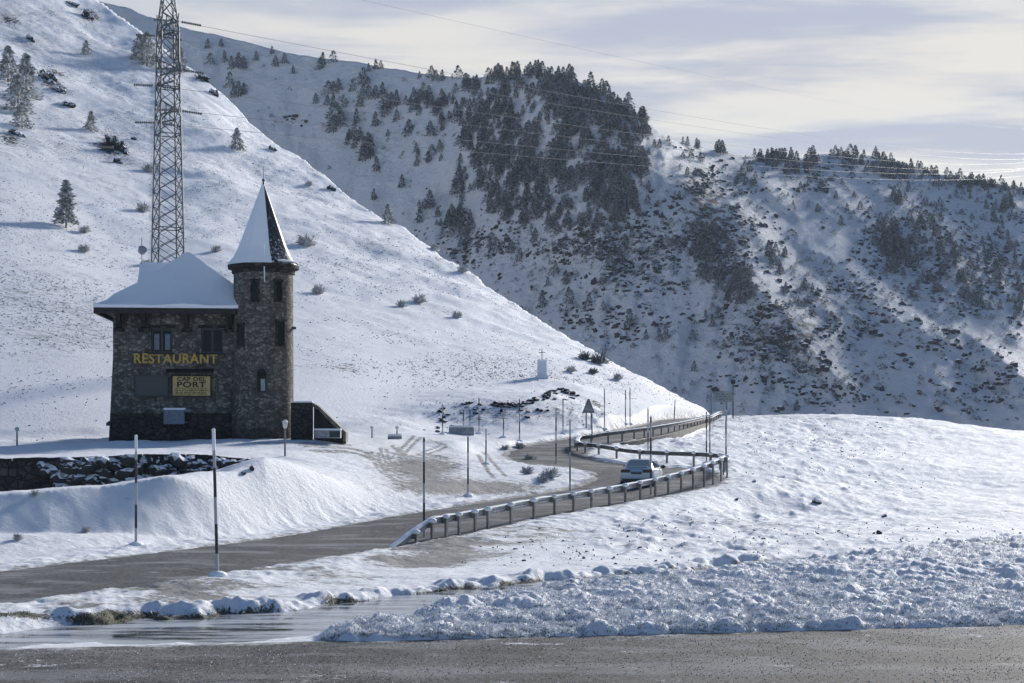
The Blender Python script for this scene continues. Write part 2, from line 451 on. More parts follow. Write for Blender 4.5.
def _phi(r2): return np.sqrt(r2 + 1.6 ** 2)
_A = _phi(((C3[:, None, :2] - C3[None, :, :2]) ** 2).sum(-1))
n_ = len(C3)
_K = np.zeros((n_ + 3, n_ + 3)); _K[:n_, :n_] = _A - np.eye(n_) * .35
_K[:n_, n_] = 1; _K[:n_, n_ + 1:] = C3[:, :2]; _K[n_, :n_] = 1; _K[n_ + 1:, :n_] = C3[:, :2].T
_W = np.linalg.solve(_K, np.concatenate([C3[:, 2], np.zeros(3)]))
def rbf(X, Y):
    z = _W[n_] + _W[n_ + 1] * X + _W[n_ + 2] * Y
    for i in range(n_): z += _W[i] * _phi((X - C3[i, 0]) ** 2 + (Y - C3[i, 1]) ** 2)
    return z

def catmull(pts, step):
    pts = np.asarray(pts, float); out = []
    q = np.vstack([2 * pts[0] - pts[1], pts, 2 * pts[-1] - pts[-2]])
    for i in range(1, len(q) - 2):
        n = max(2, int(np.linalg.norm(q[i + 1, :2] - q[i, :2]) / step))
        for t in np.arange(n) / n:
            out.append(.5 * (2 * q[i] + (q[i + 1] - q[i - 1]) * t + (2 * q[i - 1] - 5 * q[i] + 4 * q[i + 1] - q[i + 2]) * t * t + (3 * q[i] - q[i - 1] - 3 * q[i + 1] + q[i + 2]) * t ** 3))
    out.append(q[-2]); return np.array(out)

# mountain road: x, y, z, half width
ROAD = np.array([0, 0, -.05, 0]) + catmull([(-26, 15, -3.9, 3), (-20.0, 25.5, -3.9, 3), (-14.3, 37.4, -3.9, 3), (-10.8, 45, -3.9, 3), (-5.9, 58.2, -3.93, 3), (-1.5, 67.5, -3.55, 3.1), (3.7, 77.2, -3.2, 3.2),
                (7.0, 83.0, -2.86, 3.3), (8.0, 88.6, -2.45, 3.2), (6.6, 92.8, -2.2, 3.2), (4.0, 95.8, -2.05, 2.8), (2.3, 100, -1.75, 2.4), (2.5, 106, -1.36, 2.4), (4.6, 113, -.90, 2.6), (9.6, 124, -.25, 2.8),
                (14.0, 140, .42, 2.7), (18.6, 160, 1.12, 2.5), (29, 185, 1.3, 3), (42, 215, -.6, 3), (56, 240, -3.5, 3)], .9)
def road_field(X, Y):
    best = np.full(X.shape, 1e9); z = np.zeros(X.shape); hw = np.zeros(X.shape)
    for a, b in zip(ROAD[:-1], ROAD[1:]):
        ab = b[:2] - a[:2]; L = (ab ** 2).sum()
        t = np.clip(((X - a[0]) * ab[0] + (Y - a[1]) * ab[1]) / L, 0, 1)
        dd = (X - a[0] - t * ab[0]) ** 2 + (Y - a[1] - t * ab[1]) ** 2
        k = dd < best
        best = np.where(k, dd, best); z = np.where(k, a[2] + t * (b[2] - a[2]), z); hw = np.where(k, a[3] + t * (b[3] - a[3]), hw)
    return np.sqrt(best), z, hw

# near hillside: skyline column, row, distance of the crest, foot row and distance
HA = np.array([(-700, -560, 560, 430, 100), (-300, -300, 480, 430, 102), (0, -78, 405, 430, 105), (100, 2, 372, 428, 107), (150, 36, 354, 426, 110), (200, 75, 336, 424, 112), (225, 96, 327, 422, 113), (250, 121, 318, 421, 114), (300, 160, 298, 418, 117),
               (350, 195, 276, 413, 122), (400, 228, 256, 402, 133), (440, 254, 241, 396, 139), (500, 295, 218, 386, 150), (560, 331, 200, 381, 157), (600, 355, 194, 392, 156), (640, 376, 187, 402, 156),
               (700, 408, 178, 416, 160), (740, 421, 174, 426, 168), (800, 450, 170, 460, 165), (1000, 560, 170, 580, 160), (1800, 900, 170, 900, 160)], float)
_hx = np.arange(-1600, 2700, 5.)
def _sm(col):
    y = np.interp(_hx, HA[:, 0], HA[:, col]); k = np.exp(-np.linspace(-2.2, 2.2, 15) ** 2); k /= k.sum()
    return np.convolve(np.pad(y, 7, 'edge'), k, 'valid')
_HT = [_sm(c) for c in (1, 2, 3, 4)]
_k = np.exp(-np.linspace(-2.2, 2.2, 41) ** 2); _k /= _k.sum()
for _i in (1, 2, 3): _HT[_i] = np.convolve(np.pad(_HT[_i], 20, 'edge'), _k, 'valid')
def hill_a(X, Y):
    px = np.clip(CX + F * X / Y, -1590, 2690)
    yc, dc, yf, df = (np.interp(px, _hx, q) for q in _HT)
    zc = (HY - yc) / F * dc; zf = (HY - yf) / F * df
    s = (Y - df) / (dc - df)
    q_ = np.interp(px, [150, 480], [.40, .0])
    up = zf + (zc - zf) * (s - np.clip(s, 0, 1) * (1 - np.clip(s, 0, 1)) * q_)
    dn = zc - (Y - dc) * .55
    return np.where(Y < dc, up, dn), s

def fg_edge(X): return 30.4 + .19 * X            # far edge of the foreground road (y as function of x)
BROOK = catmull([(-24, 28.6, 0, 2.2), (-16, 30.0, 0, 1.7), (-10.6, 31.6, 0, 1.25), (-6.7, 33.1, 0, 1.65), (-4.5, 34.5, 0, 1.8), (-3.2, 36.6, 0, 1.05), (-1.4, 40.0, 0, .45), (1.3, 42.8, 0, .35), (4.2, 45.4, 0, .3), (6.8, 48, 0, .2), (10, 51, 0, .1)], .6)
def line_dist(X, Y, line):
    best = np.full(X.shape, 1e9); w = np.zeros(X.shape); side = np.zeros(X.shape)
    for a, b in zip(line[:-1], line[1:]):
        ab = b[:2] - a[:2]; L = (ab ** 2).sum()
        t = np.clip(((X - a[0]) * ab[0] + (Y - a[1]) * ab[1]) / L, 0, 1)
        dx = X - a[0] - t * ab[0]; dy = Y - a[1] - t * ab[1]; dd = dx * dx + dy * dy
        k = dd < best
        best = np.where(k, dd, best); w = np.where(k, a[-1] + t * (b[-1] - a[-1]), w); side = np.where(k, np.sign(ab[0] * dy - ab[1] * dx), side)
    return np.sqrt(best), w, side

def tussock_bumps(X, Y, cell, seed, hmin, hmax):
    z = np.zeros_like(X); edge = np.zeros_like(X)
    gx, gy = np.floor(X / cell), np.floor(Y / cell)
    for i in (-1, 0, 1):
        for j in (-1, 0, 1):
            cx, cy = gx + i, gy + j
            ox = (cx + .15 + .7 * _hash(cx, cy, seed)) * cell; oy = (cy + .15 + .7 * _hash(cx, cy, seed + 1)) * cell
            h = hmin + (hmax - hmin) * _hash(cx, cy, seed + 2) ** 1.5; r = cell * (.5 + .38 * _hash(cx, cy, seed + 3))
            q = np.clip(1 - ((X - ox) ** 2 + ((Y - oy) * 1.15) ** 2) / r ** 2, 0, 1)
            v = h * q ** .55
            z = np.maximum(z, v)
    return z

# steep roadside bank: column, foot distance and row, crest distance and row
BK = np.array([(-700, 51.5, 545, 53, 515), (-200, 52, 542, 53.9, 502), (0, 53.6, 533, 55.6, 494), (50, 54.3, 532, 56.4, 490), (100, 55.2, 532, 57.5, 486), (150, 56.2, 531, 58.4, 479), (200, 57.3, 530, 59.5, 471), (235, 58, 528, 60.3, 470), (270, 58.7, 525, 61.2, 470), (310, 60, 519, 62.6, 476), (350, 62.4, 511, 64.2, 487), (400, 66.5, 505, 68.5, 494)], float)
BASE_RY = 36.  # tussock zone limits are given by the brook line and the road edge
def ground_z(X, Y, detail=True):
    px = CX + F * X / Y
    zn = rbf(X, Y)
    bt = (Y - np.interp(px, BK[:, 0], BK[:, 1])) / np.interp(px, BK[:, 0], BK[:, 3] - BK[:, 1])
    zf_ = np.interp(px, BK[:, 0], (HY - BK[:, 2]) / F * BK[:, 1]); zc_ = np.interp(px, BK[:, 0], (HY - BK[:, 4]) / F * BK[:, 3])
    zb_ = zf_ + (zc_ - zf_) * np.clip(bt, 0, 1)
    bw_ = sstep(-1.2, -.1, bt) * sstep(2.6, 1.1, bt) * sstep(400, 345, px) * (px < 405)
    zn = zn + (zb_ - zn) * bw_
    if detail:
        zn = zn + fbm(X * .22, Y * .22, 3, 3) * .10 * sstep(60, 90, Y) + fbm(X * .9, Y * .9, 5, 3) * .035
        zn = zn + sstep(500, 640, px) * sstep(47, 56, Y) * sstep(175, 140, Y) * (.35 + .65 * sstep(1000, 800, px)) * (fbm(X * .9, Y * .45, 7, 4) * .075 + np.maximum(fbm(X * 1.6, Y * .8, 9, 3), 0) * .09)
    za, s = hill_a(X, Y)
    if detail:
        k = np.clip(s, 0, 1)
        za = za + k * np.interp(px, [540, 690], [1., .12]) * (fbm(X * .045, Y * .045, 11, 4) * 1.0 + fbm((X * .9 - Y * .4) * .20, (X * .4 + Y * .9) * .06, 15, 3) * .34) * sstep(1.25, .85, s) + fbm(X * .5, Y * .5, 17, 3) * .12 * k
    # smooth maximum
    w = 1.2
    hmx = np.clip(.5 + .5 * (za - zn) / w, 0, 1)
    z = zn + (za - zn) * hmx + w * hmx * (1 - hmx) * .5
    z = np.where(Y < 90, zn, z)
    # pit in front of the stone wall
    dwall = np.interp(px, [-400, 0, 60, 140, 200, 270], [69, 67.0, 67.2, 67.6, 68.6, 69.5]); dcr = np.interp(px, [-400, 0, 100, 170, 220, 270], [54.6, 56.4, 58.2, 60.2, 61.6, 62.5])
    depth = np.interp(px, [-400, 0, 60, 140, 220, 265], [2.9, 2.6, 2.3, 1.5, .7, 0])
    inside = sstep(0, 2.2, Y - dcr) * (Y < dwall)
    z = z - inside * depth
    # brook / pond
    bd, bw, side = line_dist(X, Y, BROOK)
    wob = fbm(X * .7, Y * .7, 31, 4) * .42 if detail else 0
    bk = sstep(bw + np.where(side > 0, 1.5, .75), bw - .15, bd + wob) * (Y < 56)
    z = z + (-4.62 - z) * bk
    # snowy lip along the far bank
    lip = np.exp(-((bd + wob - bw - 1.35) / .5) ** 2) * (side > 0) * sstep(12, 6, X) * (Y < 56)
    z = z + lip * (.07 + (fbm(X * 1.7, Y * 1.7, 35, 3) * .14 if detail else 0))
    # foreground road bed
    e = fg_edge(X) - Y
    fk = sstep(-.9, .15, e) * sstep(6, 9, Y)
    z = z + (np.where(Y < 21, -4.07 + (21 - Y) * .13, -4.07) - z) * fk
    # mountain road bed
    d, rz, hw = road_field(X, Y)
    tight = sstep(103, 109, Y)
    sh = 1.1 - .8 * tight
    k = sstep(hw + sh + 2.6 - 1.9 * tight, hw + sh, d)
    bed = np.where(d < hw - .05, rz - .10, rz + .05 * sstep(hw - .05, hw + .5, d))
    if detail: bed = bed + sstep(hw - .3, hw + .5, d) * (fbm(X * 1.8, Y * 1.8, 41, 4) * .05 + .015)
    z = z + (bed - z) * k
    return z, px, s, bd - bw + wob, side, d - hw, e

def tuss_mask(X, Y, bd, side, e):
    right = (side < 0) * sstep(.2, .7, bd)
    far = np.interp(CX + F * X / Y, [300, 450, 600, 760, 900, 1024, 1400], [40, 45, 50, 58, 64, 66, 66])
    return right * sstep(-.25, -.7, e) * sstep(far + 6, far - 6, Y) * sstep(-4.0, -3.0, X - (Y - 33.5) * .05)

# grid
def axis(spec):
    out = []
    for a, b, st in spec: out.append(np.arange(a, b, st))
    return np.concatenate(out)
GX = axis([(-1500, -700, 40), (-700, -100, 10), (-100, -20, 4), (-20, 1044, 1.5), (1044, 1130, 4), (1130, 1700, 10), (1700, 2600, 40)])
GD = axis([(2.5, 24, 1.2), (24, 29, .25), (29, 48, .085), (48, 62, .15), (62, 72, .12), (72, 100, .22), (100, 170, .4), (170, 345, .9), (345, 430, 1.5), (430, 560, 8)])
NX, ND = len(GX), len(GD)
PXg, Dg = np.meshgrid(GX, GD)
Xg = (PXg - CX) / F * Dg; Yg = Dg.copy()
Zg, _, Sg, BDg, SIDg, RDg, Eg = ground_z(Xg, Yg)
Zflat = Zg.copy()
TM = tuss_mask(Xg, Yg, BDg, SIDg, Eg)
WX = fbm(Xg * .6, Yg * .9, 59, 3)
big = (.8 + .3 * WX).clip(.3, 1.1) * tussock_bumps(Xg + fbm(Xg * 2, Yg * 2, 51, 2) * .12, Yg + fbm(Xg * 2, Yg * 2, 53, 2) * .12, 1.0, 61, .15, .36)
sml = tussock_bumps(Xg + fbm(Xg * 4, Yg * 4, 55, 2) * .06, Yg, .42, 71, .03, .2)
tb = .8 * (big + .5 * sml + .10 * tussock_bumps(Xg, Yg, .19, 75, .1, .9)) * (1 + .2 * fbm(Xg * 3, Yg * 3, 57, 4))
nearfac = np.interp(Yg, [30, 45, 66], [1.0, .85, .45])
Zg = Zg + TM * tb * nearfac + TM * fbm(Xg * 6, Yg * 6, 58, 3) * .03
bmask = (SIDg > 0) * sstep(1.0, 1.5, BDg) * sstep(2.6, 1.0, BDg) * (Yg < 52)
bb = tussock_bumps(Xg + fbm(Xg, Yg, 84, 3) * .3, Yg + fbm(Xg, Yg, 85, 3) * .3, .55, 81, .02, .17) + .5 * tussock_bumps(Xg, Yg, .23, 86, .02, .12)
Zg = Zg + bmask * bb * .36 * (.6 + .8 * vnoise(Xg * .5, Yg * .5, 83)).clip(0, 1)

PXv = PXg
def blob(px, py, cx, cy, rx, ry): return np.exp(-(((px - cx) / rx) ** 2 + ((py - cy) / ry) ** 2))
PYg = HY - F * Zg / Dg
hill = sstep(-.05, .15, Sg) * (Yg > 95)
# vegetation showing through (0..1), earth and rock, gravel, grass
veg = hill * (.62 + .5 * fbm(Xg * .03, Yg * .03, 91, 3)) + .75 * sstep(74, 84, Yg) * sstep(700, 740, PXg) * sstep(1000, 760, PXg) * (fbm(Xg * .08, Yg * .08, 93, 3) + .55) \
    + .50 * (1 - TM) * sstep(2.0, 4.0, RDg) * (SIDg > 0) * sstep(95, 75, Yg) * sstep(400, 470, PXg) * (.5 + fbm(Xg * .2, Yg * .2, 95, 3)) + .15
veg = veg + .45 * sstep(46, 60, Yg) * sstep(560, 760, PXg) * sstep(96, 80, Yg) * (fbm(Xg * .25, Yg * .12, 97, 3) + .3)
shelf = blob(PXg, PYg, 440, 388, 90, 8) + blob(PXg, PYg, 300, 412, 80, 14) * .6
veg = veg - shelf * .6
cut = np.interp(PXg, [425, 450, 480, 520, 540, 560, 575, 600, 625], [420, 405, 402, 404, 396, 388, 392, 404, 414])
rockm = (np.exp(-((PYg - cut - 1.5) / 3.2) ** 2) * sstep(430, 460, PXg) * sstep(620, 590, PXg) * (.55 + .8 * vnoise(PXg * .06, PXg * 0, 331)).clip(0, 1.1) + .46 * blob(PXg, PYg, 570, 405, 40, 16) + .40 * blob(PXg, PYg, 480, 420, 50, 12)) * (Yg > 112)
veg = veg + 1.0 * (blob(PXg, PYg, 545, 412, 60, 14) + blob(PXg, PYg, 480, 416, 50, 14)) * (Yg > 112)
for cx, cy, rx, ry, a in [(108, 145, 16, 18, .75), (50, 82, 26, 26, .6), (90, 14, 14, 10, .7), (12, 130, 16, 22, .6), (10, 20, 20, 14, .45), (350, 368, 26, 12, .38), (128, 150, 8, 16, .4), (200, 85, 30, 18, .3), (560, 330, 30, 6, .2), (210, 225, 20, 8, .3), (300, 190, 14, 6, .3), (150, 45, 20, 16, .5), (240, 120, 16, 10, .4), (205, 72, 12, 10, .5)]:
    rockm = rockm + 1.3 * a * blob(PXg, PYg, cx, cy, rx, ry) * (Yg > 100) * (.8 + .7 * fbm(Xg * .12, Yg * .12, 631, 3))
pitm = ((PXg < 262) & (Yg > 60) & (Yg < 69.6)) * sstep(.4, 1.4, Zflat * 0 + np.where(Yg < 69.6, 1, 0) * 1.)
slope = np.abs(np.gradient(Zg, axis=0) / np.gradient(Dg, axis=0))
rockm = rockm + ((PXg < 265) & (Yg > 62) & (Yg < 69.8) & (slope > 1.3)) * 1.0
mud = .95 * np.exp(-(np.clip(RDg, 0, 9) / .7) ** 2) * (RDg < 6)
mud = np.maximum(mud, (Yg < 62) * sstep(640, 520, PXg) * sstep(1.1, 1.9, BDg) * sstep(6.5, 3.0, RDg) * sstep(.3, .6, RDg) * 1.1 * (SIDg > 0) * (fbm(Xg * .35, Yg * .35, 99, 3) * .55 + .72).clip(0, 1.1))
# only the near verge is gritty; the far verge of the lower road is clean snow
cl = np.array([ROAD[np.argmin(np.abs(ROAD[:60, 1] - y))][0] for y in GD])
leftside = (Xg < cl[:, None]) & (Yg < 78)
mud = np.where(leftside, mud * .72 * np.exp(-(np.clip(RDg, 0, 9) / .8) ** 2), mud)
mud = np.where(TM > .05, mud * .2, mud)
# gravel mouth of the car park and tyre tracks
lot = blob(PXg, PYg, 470, 488, 80, 8.5) * 1.0 + blob(PXg, PYg, 420, 467, 50, 15) * .86
mud = np.maximum(mud, (1.25 * lot).clip(0, 1.15) * sstep(64, 67, Yg) * sstep(575, 545, PXg))
TR = [[(372, 452), (376, 466), (390, 478), (420, 486), (460, 490)], [(380, 448), (386, 462), (402, 474), (440, 482)], [(414, 436), (404, 446), (396, 454), (384, 464)], [(388, 452), (412, 456), (440, 456), (432, 470), (420, 482)],
      [(392, 446), (408, 460), (420, 474), (436, 486)], [(430, 440), (440, 445), (424, 452), (404, 462), (394, 474)], [(300, 445), (340, 447), (368, 454), (378, 468)], [(310, 450), (350, 452), (372, 460)], [(478, 455), (486, 468), (494, 478)], [(484, 452), (496, 466), (506, 476)], [(255, 443), (300, 443), (350, 445)]]
TR = TR + [[(a + 6, b + 1.6) for a, b in tr] for tr in TR[:8]]
for tr in TR:
    q = catmull([(a, b * 3.0) for a, b in tr], 3)
    best = np.full(PXg.shape, 1e9)
    sel = (Yg > 72) & (Yg < 112) & (PXg > 230) & (PXg < 560)
    pxs, pys = PXg[sel], PYg[sel] * 3.0
    bb_ = np.full(pxs.shape, 1e9)
    for a, b in zip(q[:-1], q[1:]):
        ab = b - a; L = (ab ** 2).sum() + 1e-9
        tt = np.clip(((pxs - a[0]) * ab[0] + (pys - a[1]) * ab[1]) / L, 0, 1)
        bb_ = np.minimum(bb_, (pxs - a[0] - tt * ab[0]) ** 2 + (pys - a[1] - tt * ab[1]) ** 2)
    mud[sel] = np.maximum(mud[sel], .80 * np.exp(-bb_ / 3.6 ** 2))
lowq = np.clip(1 - tb / .16, 0, 1)
grass = TM * (.42 * lowq + .25 * np.clip(slope - .6, 0, 1.2)) * np.interp(Yg, [30, 50, 66], [1.1, .95, .8])
bankface = (SIDg > 0) * np.exp(-((BDg - .78) / .30) ** 2) * (Yg < 54) * sstep(12, 9, Xg) * (1.0 + .8 * fbm(Xg * .8, Yg * .8, 98, 3))
grass = grass + bankface.clip(0, 1.15)
grass = grass + .55 * blob(PXg, PYg, 1000, 542, 60, 3) * (Yg > 45) + .35 * blob(PXg, PYg, 760, 548, 120, 5) * (Yg > 45) + .3 * blob(PXg, PYg, 560, 582, 120, 4) * (Yg > 40)

idx = np.arange(NX * ND).reshape(ND, NX)
quads = np.stack([idx[:-1, :-1], idx[:-1, 1:], idx[1:, 1:], idx[1:, :-1]], -1).reshape(-1, 4)
me = mesh_np('ground', np.stack([Xg, Yg, Zg], -1).reshape(-1, 3), quads, [M['ground']])
for n, v in (('veg', veg), ('rock', rockm), ('mud', mud), ('grass', grass)): attr(me, n, v)
tag(obj_me('ground', me), kind='structure')

def hit(px, py, dmin=20., dmax=425.):
    """where the line of sight through a pixel of the reference meets the ground"""
    j = np.clip(np.searchsorted(GX, px), 1, NX - 1); f = (px - GX[j - 1]) / (GX[j] - GX[j - 1])
    z = Zg[:, j - 1] * (1 - f) + Zg[:, j] * f
    row = HY - F * z / GD
    ok = np.where((row <= py) & (GD >= dmin) & (GD <= dmax))[0]
    if len(ok) == 0:
        i = np.argmin(np.where((GD >= dmin) & (GD <= dmax), row, 1e9)); d = GD[i]
    else:
        i = ok[0]; d = GD[i]
        if i > 0 and row[i - 1] > py: d = GD[i - 1] + (row[i - 1] - py) / (row[i - 1] - row[i]) * (GD[i] - GD[i - 1])
    return np.array([(px - CX) / F * d, d, np.interp(d, GD, z)])

def zat(X, Y):
    px = CX + F * X / Y
    j = int(np.clip(np.searchsorted(GX, px), 1, NX - 1)); f = (px - GX[j - 1]) / (GX[j] - GX[j - 1])
    return float(np.interp(Y, GD, Zg[:, j - 1]) * (1 - f) + np.interp(Y, GD, Zg[:, j]) * f)

# wide base sheet out to the horizon
tag(MB().poly([(-3000, -400, -26), (3000, -400, -26), (3000, 2800, -26), (-3000, 2800, -26)]).build('snowfield', M['snow']), kind='structure')
# ground behind and below the camera
gm = MB()
gm.poly([(-60, -60, -1.9), (60, -60, -1.9), (60, 2.6, -1.9), (-60, 2.6, -1.9)])
tag(gm.build('hillside', M['snow']), kind='structure')

# ------------------------------------------------------------------ roads, water
def ribbon(name, line, mat, extra=.55, n=13, lift=0.):
    T = np.gradient(line[:, :2], axis=0); T /= np.linalg.norm(T, axis=1)[:, None]
    Nn = np.stack([-T[:, 1], T[:, 0]], -1)
    k = np.linspace(-1, 1, n)
    W = (line[:, 3] + extra)[:, None] * k[None]
    X = line[:, 0, None] + Nn[:, 0, None] * W; Y = line[:, 1, None] + Nn[:, 1, None] * W
    Z = np.repeat(line[:, 2, None], n, 1) + .03 * (1 - k[None] ** 2) + lift
    ii = np.arange(X.size).reshape(X.shape)
    q = np.stack([ii[:-1, :-1], ii[1:, :-1], ii[1:, 1:], ii[:-1, 1:]], -1).reshape(-1, 4)[:, ::-1]
    me = mesh_np(name, np.stack([X, Y, Z], -1).reshape(-1, 3), q, [mat])
    attr(me, 'edge', np.abs(np.repeat(k[None], len(line), 0)) ** 4)
    return tag(obj_me(name, me), kind='structure')
ribbon('road', ROAD, M['road'], .4)
xs = np.linspace(-70, 70, 90); ys_ = np.linspace(0, 1, 14)
FX, FT = np.meshgrid(xs, ys_); FYY = 19.5 + (fg_edge(FX) + .6 - 19.5) * FT
FZ = np.full(FX.shape, -4.0) + np.where(FYY < 21, (21 - FYY) * .13 * 0, 0)
ii = np.arange(FX.size).reshape(FX.shape)
me = mesh_np('near_road', np.stack([FX, FYY, FZ], -1).reshape(-1, 3), np.stack([ii[:-1, :-1], ii[:-1, 1:], ii[1:, 1:], ii[1:, :-1]], -1).reshape(-1, 4), [M['fgroad']])
attr(me, 'edge', (FT ** 9) * .9)
tag(obj_me('near_road', me), kind='structure')
wl = MB(); wl.poly([(-40, 22, -4.2), (14, 30, -4.2), (14, 56, -4.2), (-6, 46, -4.2), (-40, 36, -4.2)])
tag(wl.build('pond_water', M['water']), kind='structure')

# ------------------------------------------------------------------ far mountain: depth over column and row
SKY = np.array([(-900, 60), (-300, 30), (0, 8), (100, 2), (130, 8), (160, 20), (200, 31), (250, 42), (300, 55), (350, 62), (400, 70), (440, 76), (470, 78), (500, 76), (540, 72), (570, 78), (600, 90), (630, 108), (650, 124), (668, 140), (690, 146), (720, 152), (760, 158), (800, 158), (840, 154), (870, 155), (900, 160), (930, 172), (960, 178), (1000, 184), (1024, 188), (1200, 235), (1500, 300), (2000, 350), (2800, 380)], float)
MD = np.array([
 (-900, 60, 1300), (-300, 30, 1200), (0, 8, 1150), (100, 2, 1100), (200, 31, 1050), (300, 55, 1000), (400, 70, 950), (480, 76, 860), (540, 72, 800), (600, 90, 775), (650, 124, 752), (670, 140, 775), (700, 148, 850), (760, 158, 900), (850, 154, 900), (920, 168, 920), (1024, 188, 930), (1200, 235, 1000), (1600, 310, 1100), (2800, 380, 1300),
 (-900, 450, 700), (0, 450, 700), (200, 450, 650), (400, 450, 560), (600, 450, 480), (700, 450, 460), (850, 450, 475), (1024, 450, 500), (1300, 450, 580), (1700, 450, 700), (2800, 450, 900),
 # spur crest
 (690, 175, 722), (722, 232, 655), (758, 290, 588), (800, 350, 535), (838, 412, 492),
 # its shaded left face, with the hollow beside it
 (440, 120, 868), (450, 200, 815), (430, 280, 740), (300, 120, 950), (250, 90, 990), (350, 160, 900), (500, 150, 790), (560, 140, 742), (610, 150, 722), (560, 210, 700), (620, 210, 672), (660, 230, 668), (500, 260, 725), (560, 300, 630), (620, 300, 600), (690, 300, 590), (560, 370, 555), (640, 370, 535), (720, 370, 525),
 # right flank and gullies
 (740, 200, 715), (770, 180, 775), (790, 215, 750), (840, 250, 700), (800, 270, 650), (880, 300, 630), (850, 340, 575), (940, 350, 575), (900, 400, 515), (830, 200, 800), (900, 260, 740), (980, 330, 630),
 (880, 190, 850), (920, 230, 770), (960, 280, 700), (1010, 330, 610), (1024, 240, 800), (990, 200, 870), (1100, 300, 720), (1024, 400, 520),
], float)
def mq(a, b, c): return np.sqrt((a) ** 2 + (b * 1.2) ** 2 + c * c)
_mk = mq(MD[:, None, 0] - MD[None, :, 0], MD[:, None, 1] - MD[None, :, 1], 18.)
n2_ = len(MD); _mK = np.zeros((n2_ + 3, n2_ + 3)); _mK[:n2_, :n2_] = _mk - np.eye(n2_) * 6; _mK[:n2_, n2_] = 1; _mK[:n2_, n2_ + 1:] = MD[:, :2]; _mK[n2_, :n2_] = 1; _mK[n2_ + 1:, :n2_] = MD[:, :2].T
_mW = np.linalg.solve(_mK, np.concatenate([MD[:, 2], np.zeros(3)]))
MSQ = .60
def mdepth(px, py):
    z = _mW[n2_] + _mW[n2_ + 1] * px + _mW[n2_ + 2] * py
    for i in range(n2_): z = z + _mW[i] * mq(px - MD[i, 0], py - MD[i, 1], 18.)
    # ribs and gullies running down to the right on the flank, down the face on the spur
    q = sstep(640, 760, px + (py - 150) * -.4)
    rib = fbm((px * .62 - py * .78) * .021, (px * .78 + py * .62) * .005, 201, 4) * 13 * q + fbm((px * .9 + py * .25) * .03, (py - px * .2) * .010, 205, 4) * 8 * (1 - q)
    z = z + rib + fbm(px * .06, py * .06, 207, 3) * 2.5
    return np.where(z > 420, 420 + (z - 420) * MSQ, z)
MX = axis([(-900, -40, 20), (-40, 1064, 2.), (1064, 1300, 8), (1300, 2800, 40)])
TT = np.concatenate([np.linspace(0, 1, 190)])
MPX, MT = np.meshgrid(MX, TT)
sky = np.interp(MPX, SKY[:, 0], SKY[:, 1]) + fbm(MPX * .05, MPX * 0, 211, 3) * 1.2 * ((MPX > 640) | (MPX < 460))
MPY = 460 + (sky - 460) * MT
MDD = mdepth(MPX, MPY)
V = np.stack([(MPX - CX) / F * MDD, MDD, (HY - MPY) / F * MDD], -1)
back = []
for k in range(1, 8):
    o = V[-1].copy(); o[:, 1] += 55 * k; o[:, 0] *= (o[:, 1] / V[-1][:, 1]); o[:, 2] -= 3 * k + 6.0 * k * k; back.append(o)
V = np.concatenate([V, np.array(back)], 0)
ii = np.arange(V.shape[0] * V.shape[1]).reshape(V.shape[:2])
me = mesh_np('mountain', V.reshape(-1, 3), np.stack([ii[:-1, :-1], ii[:-1, 1:], ii[1:, 1:], ii[1:, :-1]], -1).reshape(-1, 4), [M['mountain']])
rk = np.zeros(MPX.shape)
ROCKY = [(560, 240, 90, 30, .7), (470, 240, 22, 24, .6), (700, 190, 24, 40, .9), (730, 250, 30, 50, .8), (640, 260, 60, 40, .6), (590, 320, 80, 26, .42), (800, 330, 60, 40, .75), (760, 350, 40, 30, .5), (850, 390, 60, 20, .45), (820, 180, 26, 16, .8), (880, 230, 34, 36, .5), (940, 270, 50, 40, .6), (1000, 260, 40, 60, .5), (920, 330, 60, 24, .35), (1000, 380, 50, 30, .45), (280, 118, 16, 6, .7), (760, 215, 30, 20, .3), (850, 290, 40, 20, .35)]
for cx, cy, rx, ry, a in ROCKY: rk += a * blob(MPX, MPY, cx, cy, rx, ry)
rk = np.concatenate([rk, np.repeat(rk[-1:], 7, 0)], 0)
attr(me, 'rock', rk)
tag(obj_me('mountain', me), kind='structure')

def mhit(px, py):
    d = float(mdepth(np.array([px], float), np.array([py], float))[0]); return P(px, py, d)

